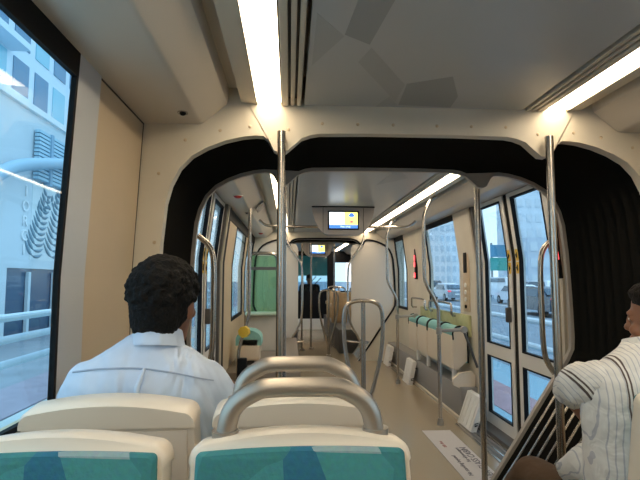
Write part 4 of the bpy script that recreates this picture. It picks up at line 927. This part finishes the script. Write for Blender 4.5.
b = B(); b.box(28, 31.5, 65.95, 66.05, 4.5, 6.2); b.build('board', mat('sign_blue', (.05, .22, .36), .5), e, smooth=0)
for x in (28.3, 32.6):
    b = B(); b.cyl((x, 66.3, 3), (0, 0, 1), .15, 7); b.build('post', mgrey, e)

# cars
tyre = mat('tyre', (.02, .02, .022), .8); hub = mat('hub', (.4, .42, .44), .4, .8); cglass = mat('car_glass', (.05, .09, .13), .1); tail = mat('tail_light', (.85, .05, .08), .3, emit=.8); lampw = mat('head_lamp', (.8, .85, .9), .2)
def car(x, y, m, kind, lab, heading=0):
    e = empty('car', (x, y, GZ), lab, 'car', 'cars on the right road')
    if kind == 'van': L, W, body = 5.0, 1.9, [(-2.5, .35), (-2.5, 1.2), (-2.4, 1.95), (-2.2, 2.05), (1.0, 2.05), (1.35, 1.9), (1.95, 1.15), (2.45, .98), (2.5, .35)]
    elif kind == 'suv': L, W, body = 4.7, 1.9, [(-2.3, .35), (-2.35, 1.0), (-2.15, 1.65), (-1.9, 1.75), (.5, 1.75), (.75, 1.65), (1.25, 1.12), (2.2, 1.0), (2.35, .75), (2.35, .35)]
    else: L, W, body = 4.5, 1.8, [(-2.2, .30), (-2.25, .85), (-2.1, .98), (-1.6, 1.02), (-1.0, 1.38), (-.6, 1.45), (.35, 1.45), (.6, 1.38), (1.2, .98), (2.05, .86), (2.25, .65), (2.25, .30)]
    b = B(); n = len(body); r_ = []
    top = max(p[1] for p in body)
    def inset(z): return W / 2 - (.16 * max(0, (z - .95)) / (top - .95) if z > .95 else 0)
    r_ = [[(s_ * (inset(z) * f), yy, z) for yy, z in body] for s_, f in ((-1, 1), (1, 1))]
    b.loft(r_); xf = Matrix.Translation((x, y, GZ)) @ Matrix.Rotation(heading, 4, 'Z')
    b.build('body', m, e, smooth=25, xf=xf)
    wz0, wz1 = top - .48, top - .10
    yb, yf = (-2.2, 1.35) if kind == 'van' else (-1.9, .75) if kind == 'suv' else (-1.1, .65)
    for s_ in (-1, 1):
        b = B(); xa = inset(wz0) + .012; xb = inset(wz1) + .012
        vs = [(s_ * xa, yb, wz0), (s_ * xa, yf + .35, wz0), (s_ * xb, yf, wz1), (s_ * xb, yb + .2, wz1)]
        b.loft([vs, [(p[0] - s_ * .03, p[1], p[2]) for p in vs]]); b.build('side_window', cglass, e, smooth=0, xf=xf)
    back = [(-2.43, 1.35, 1.85)] if kind == 'van' else [(-2.27, 1.2, 1.6)] if kind == 'suv' else [(-1.35, 1.08, 1.36)]
    b = B(); yb0, z0, z1 = back[0]; sl = .0 if kind == 'van' else .12 if kind == 'suv' else .42
    v1 = [(-.68, yb0 - .06 - sl * .5, z0), (.68, yb0 - .06 - sl * .5, z0), (.6, yb0 - .04 + sl * .6, z1), (-.6, yb0 - .04 + sl * .6, z1)]
    b.loft([v1, [(p[0], p[1] + .05, p[2] - .02) for p in v1]]); b.build('rear_window', cglass, e, smooth=0, xf=xf)
    ye = body[0][0]
    for s_ in (-1, 1):
        b = B(); b.box(s_ * .72 - .13, s_ * .72 + .13, ye - .07, ye + .05, .78, .92); b.build('tail_light', tail, e, smooth=0, xf=xf)
        b = B(); b.box(s_ * .70 - .14, s_ * .70 + .14, body[-1][0] - .12, body[-1][0] + .02, .60, .74); b.build('headlight', lampw, e, smooth=0, xf=xf)
        for yy in (-1.4, 1.4):
            b = B(); b.cyl((s_ * (W / 2 - .10), yy, .32), (1, 0, 0), .32, .22); wl = b.build('wheel', tyre, e, xf=xf)
            b = B(); b.cyl((s_ * (W / 2 - .10), yy, .32), (1, 0, 0), .19, .24); b.build('hub_cap', hub, wl, xf=xf)
    b = B(); b.box(-.26, .26, ye - .06, ye, .55, .66); b.build('number_plate', white_pl, e, smooth=0, xf=xf)
white_c = mat('white_paint', (.80, .84, .88), .2, coat=.5); dark_c = mat('dark_paint', (.03, .045, .07), .2, coat=.5); silver_c = mat('silver_paint', (.45, .50, .55), .25, .5); grey_c = mat('grey_paint', (.16, .19, .23), .25, .4)
car(20.3, 45, white_c, 'van', 'white van on the right road seen through the far door leaf')
car(16.9, 35, white_c, 'sedan', 'white sedan just ahead of the black car beyond the guard rail')
car(17.6, 29.0, dark_c, 'sedan', 'dark sedan with lit red tail lamps behind the door edge')
car(13.0, 24.2, dark_c, 'sedan', 'black sedan seen low through the near door leaf')
car(21.5, 40.0, white_c, 'suv', 'white off-road car beside the curved door rail')
car(25.5, 54.0, silver_c, 'suv', 'silver off-road car behind the white van')
car(12.6, 15.5, dark_c, 'sedan', 'near black sedan right behind the guard rail')
car(14.0, 42.0, silver_c, 'sedan', 'silver sedan seen through the right window, first in its lane')
car(17.0, 52.0, white_c, 'sedan', 'white sedan seen through the right window behind the silver one')
car(24.5, 47.0, silver_c, 'sedan', 'silver sedan farther right of the white off-road car')
car(17.5, 60.0, dark_c, 'suv', 'dark off-road car seen far off through the right window')
car(26.0, 62.0, white_c, 'suv', 'small distant white car near the road sign')
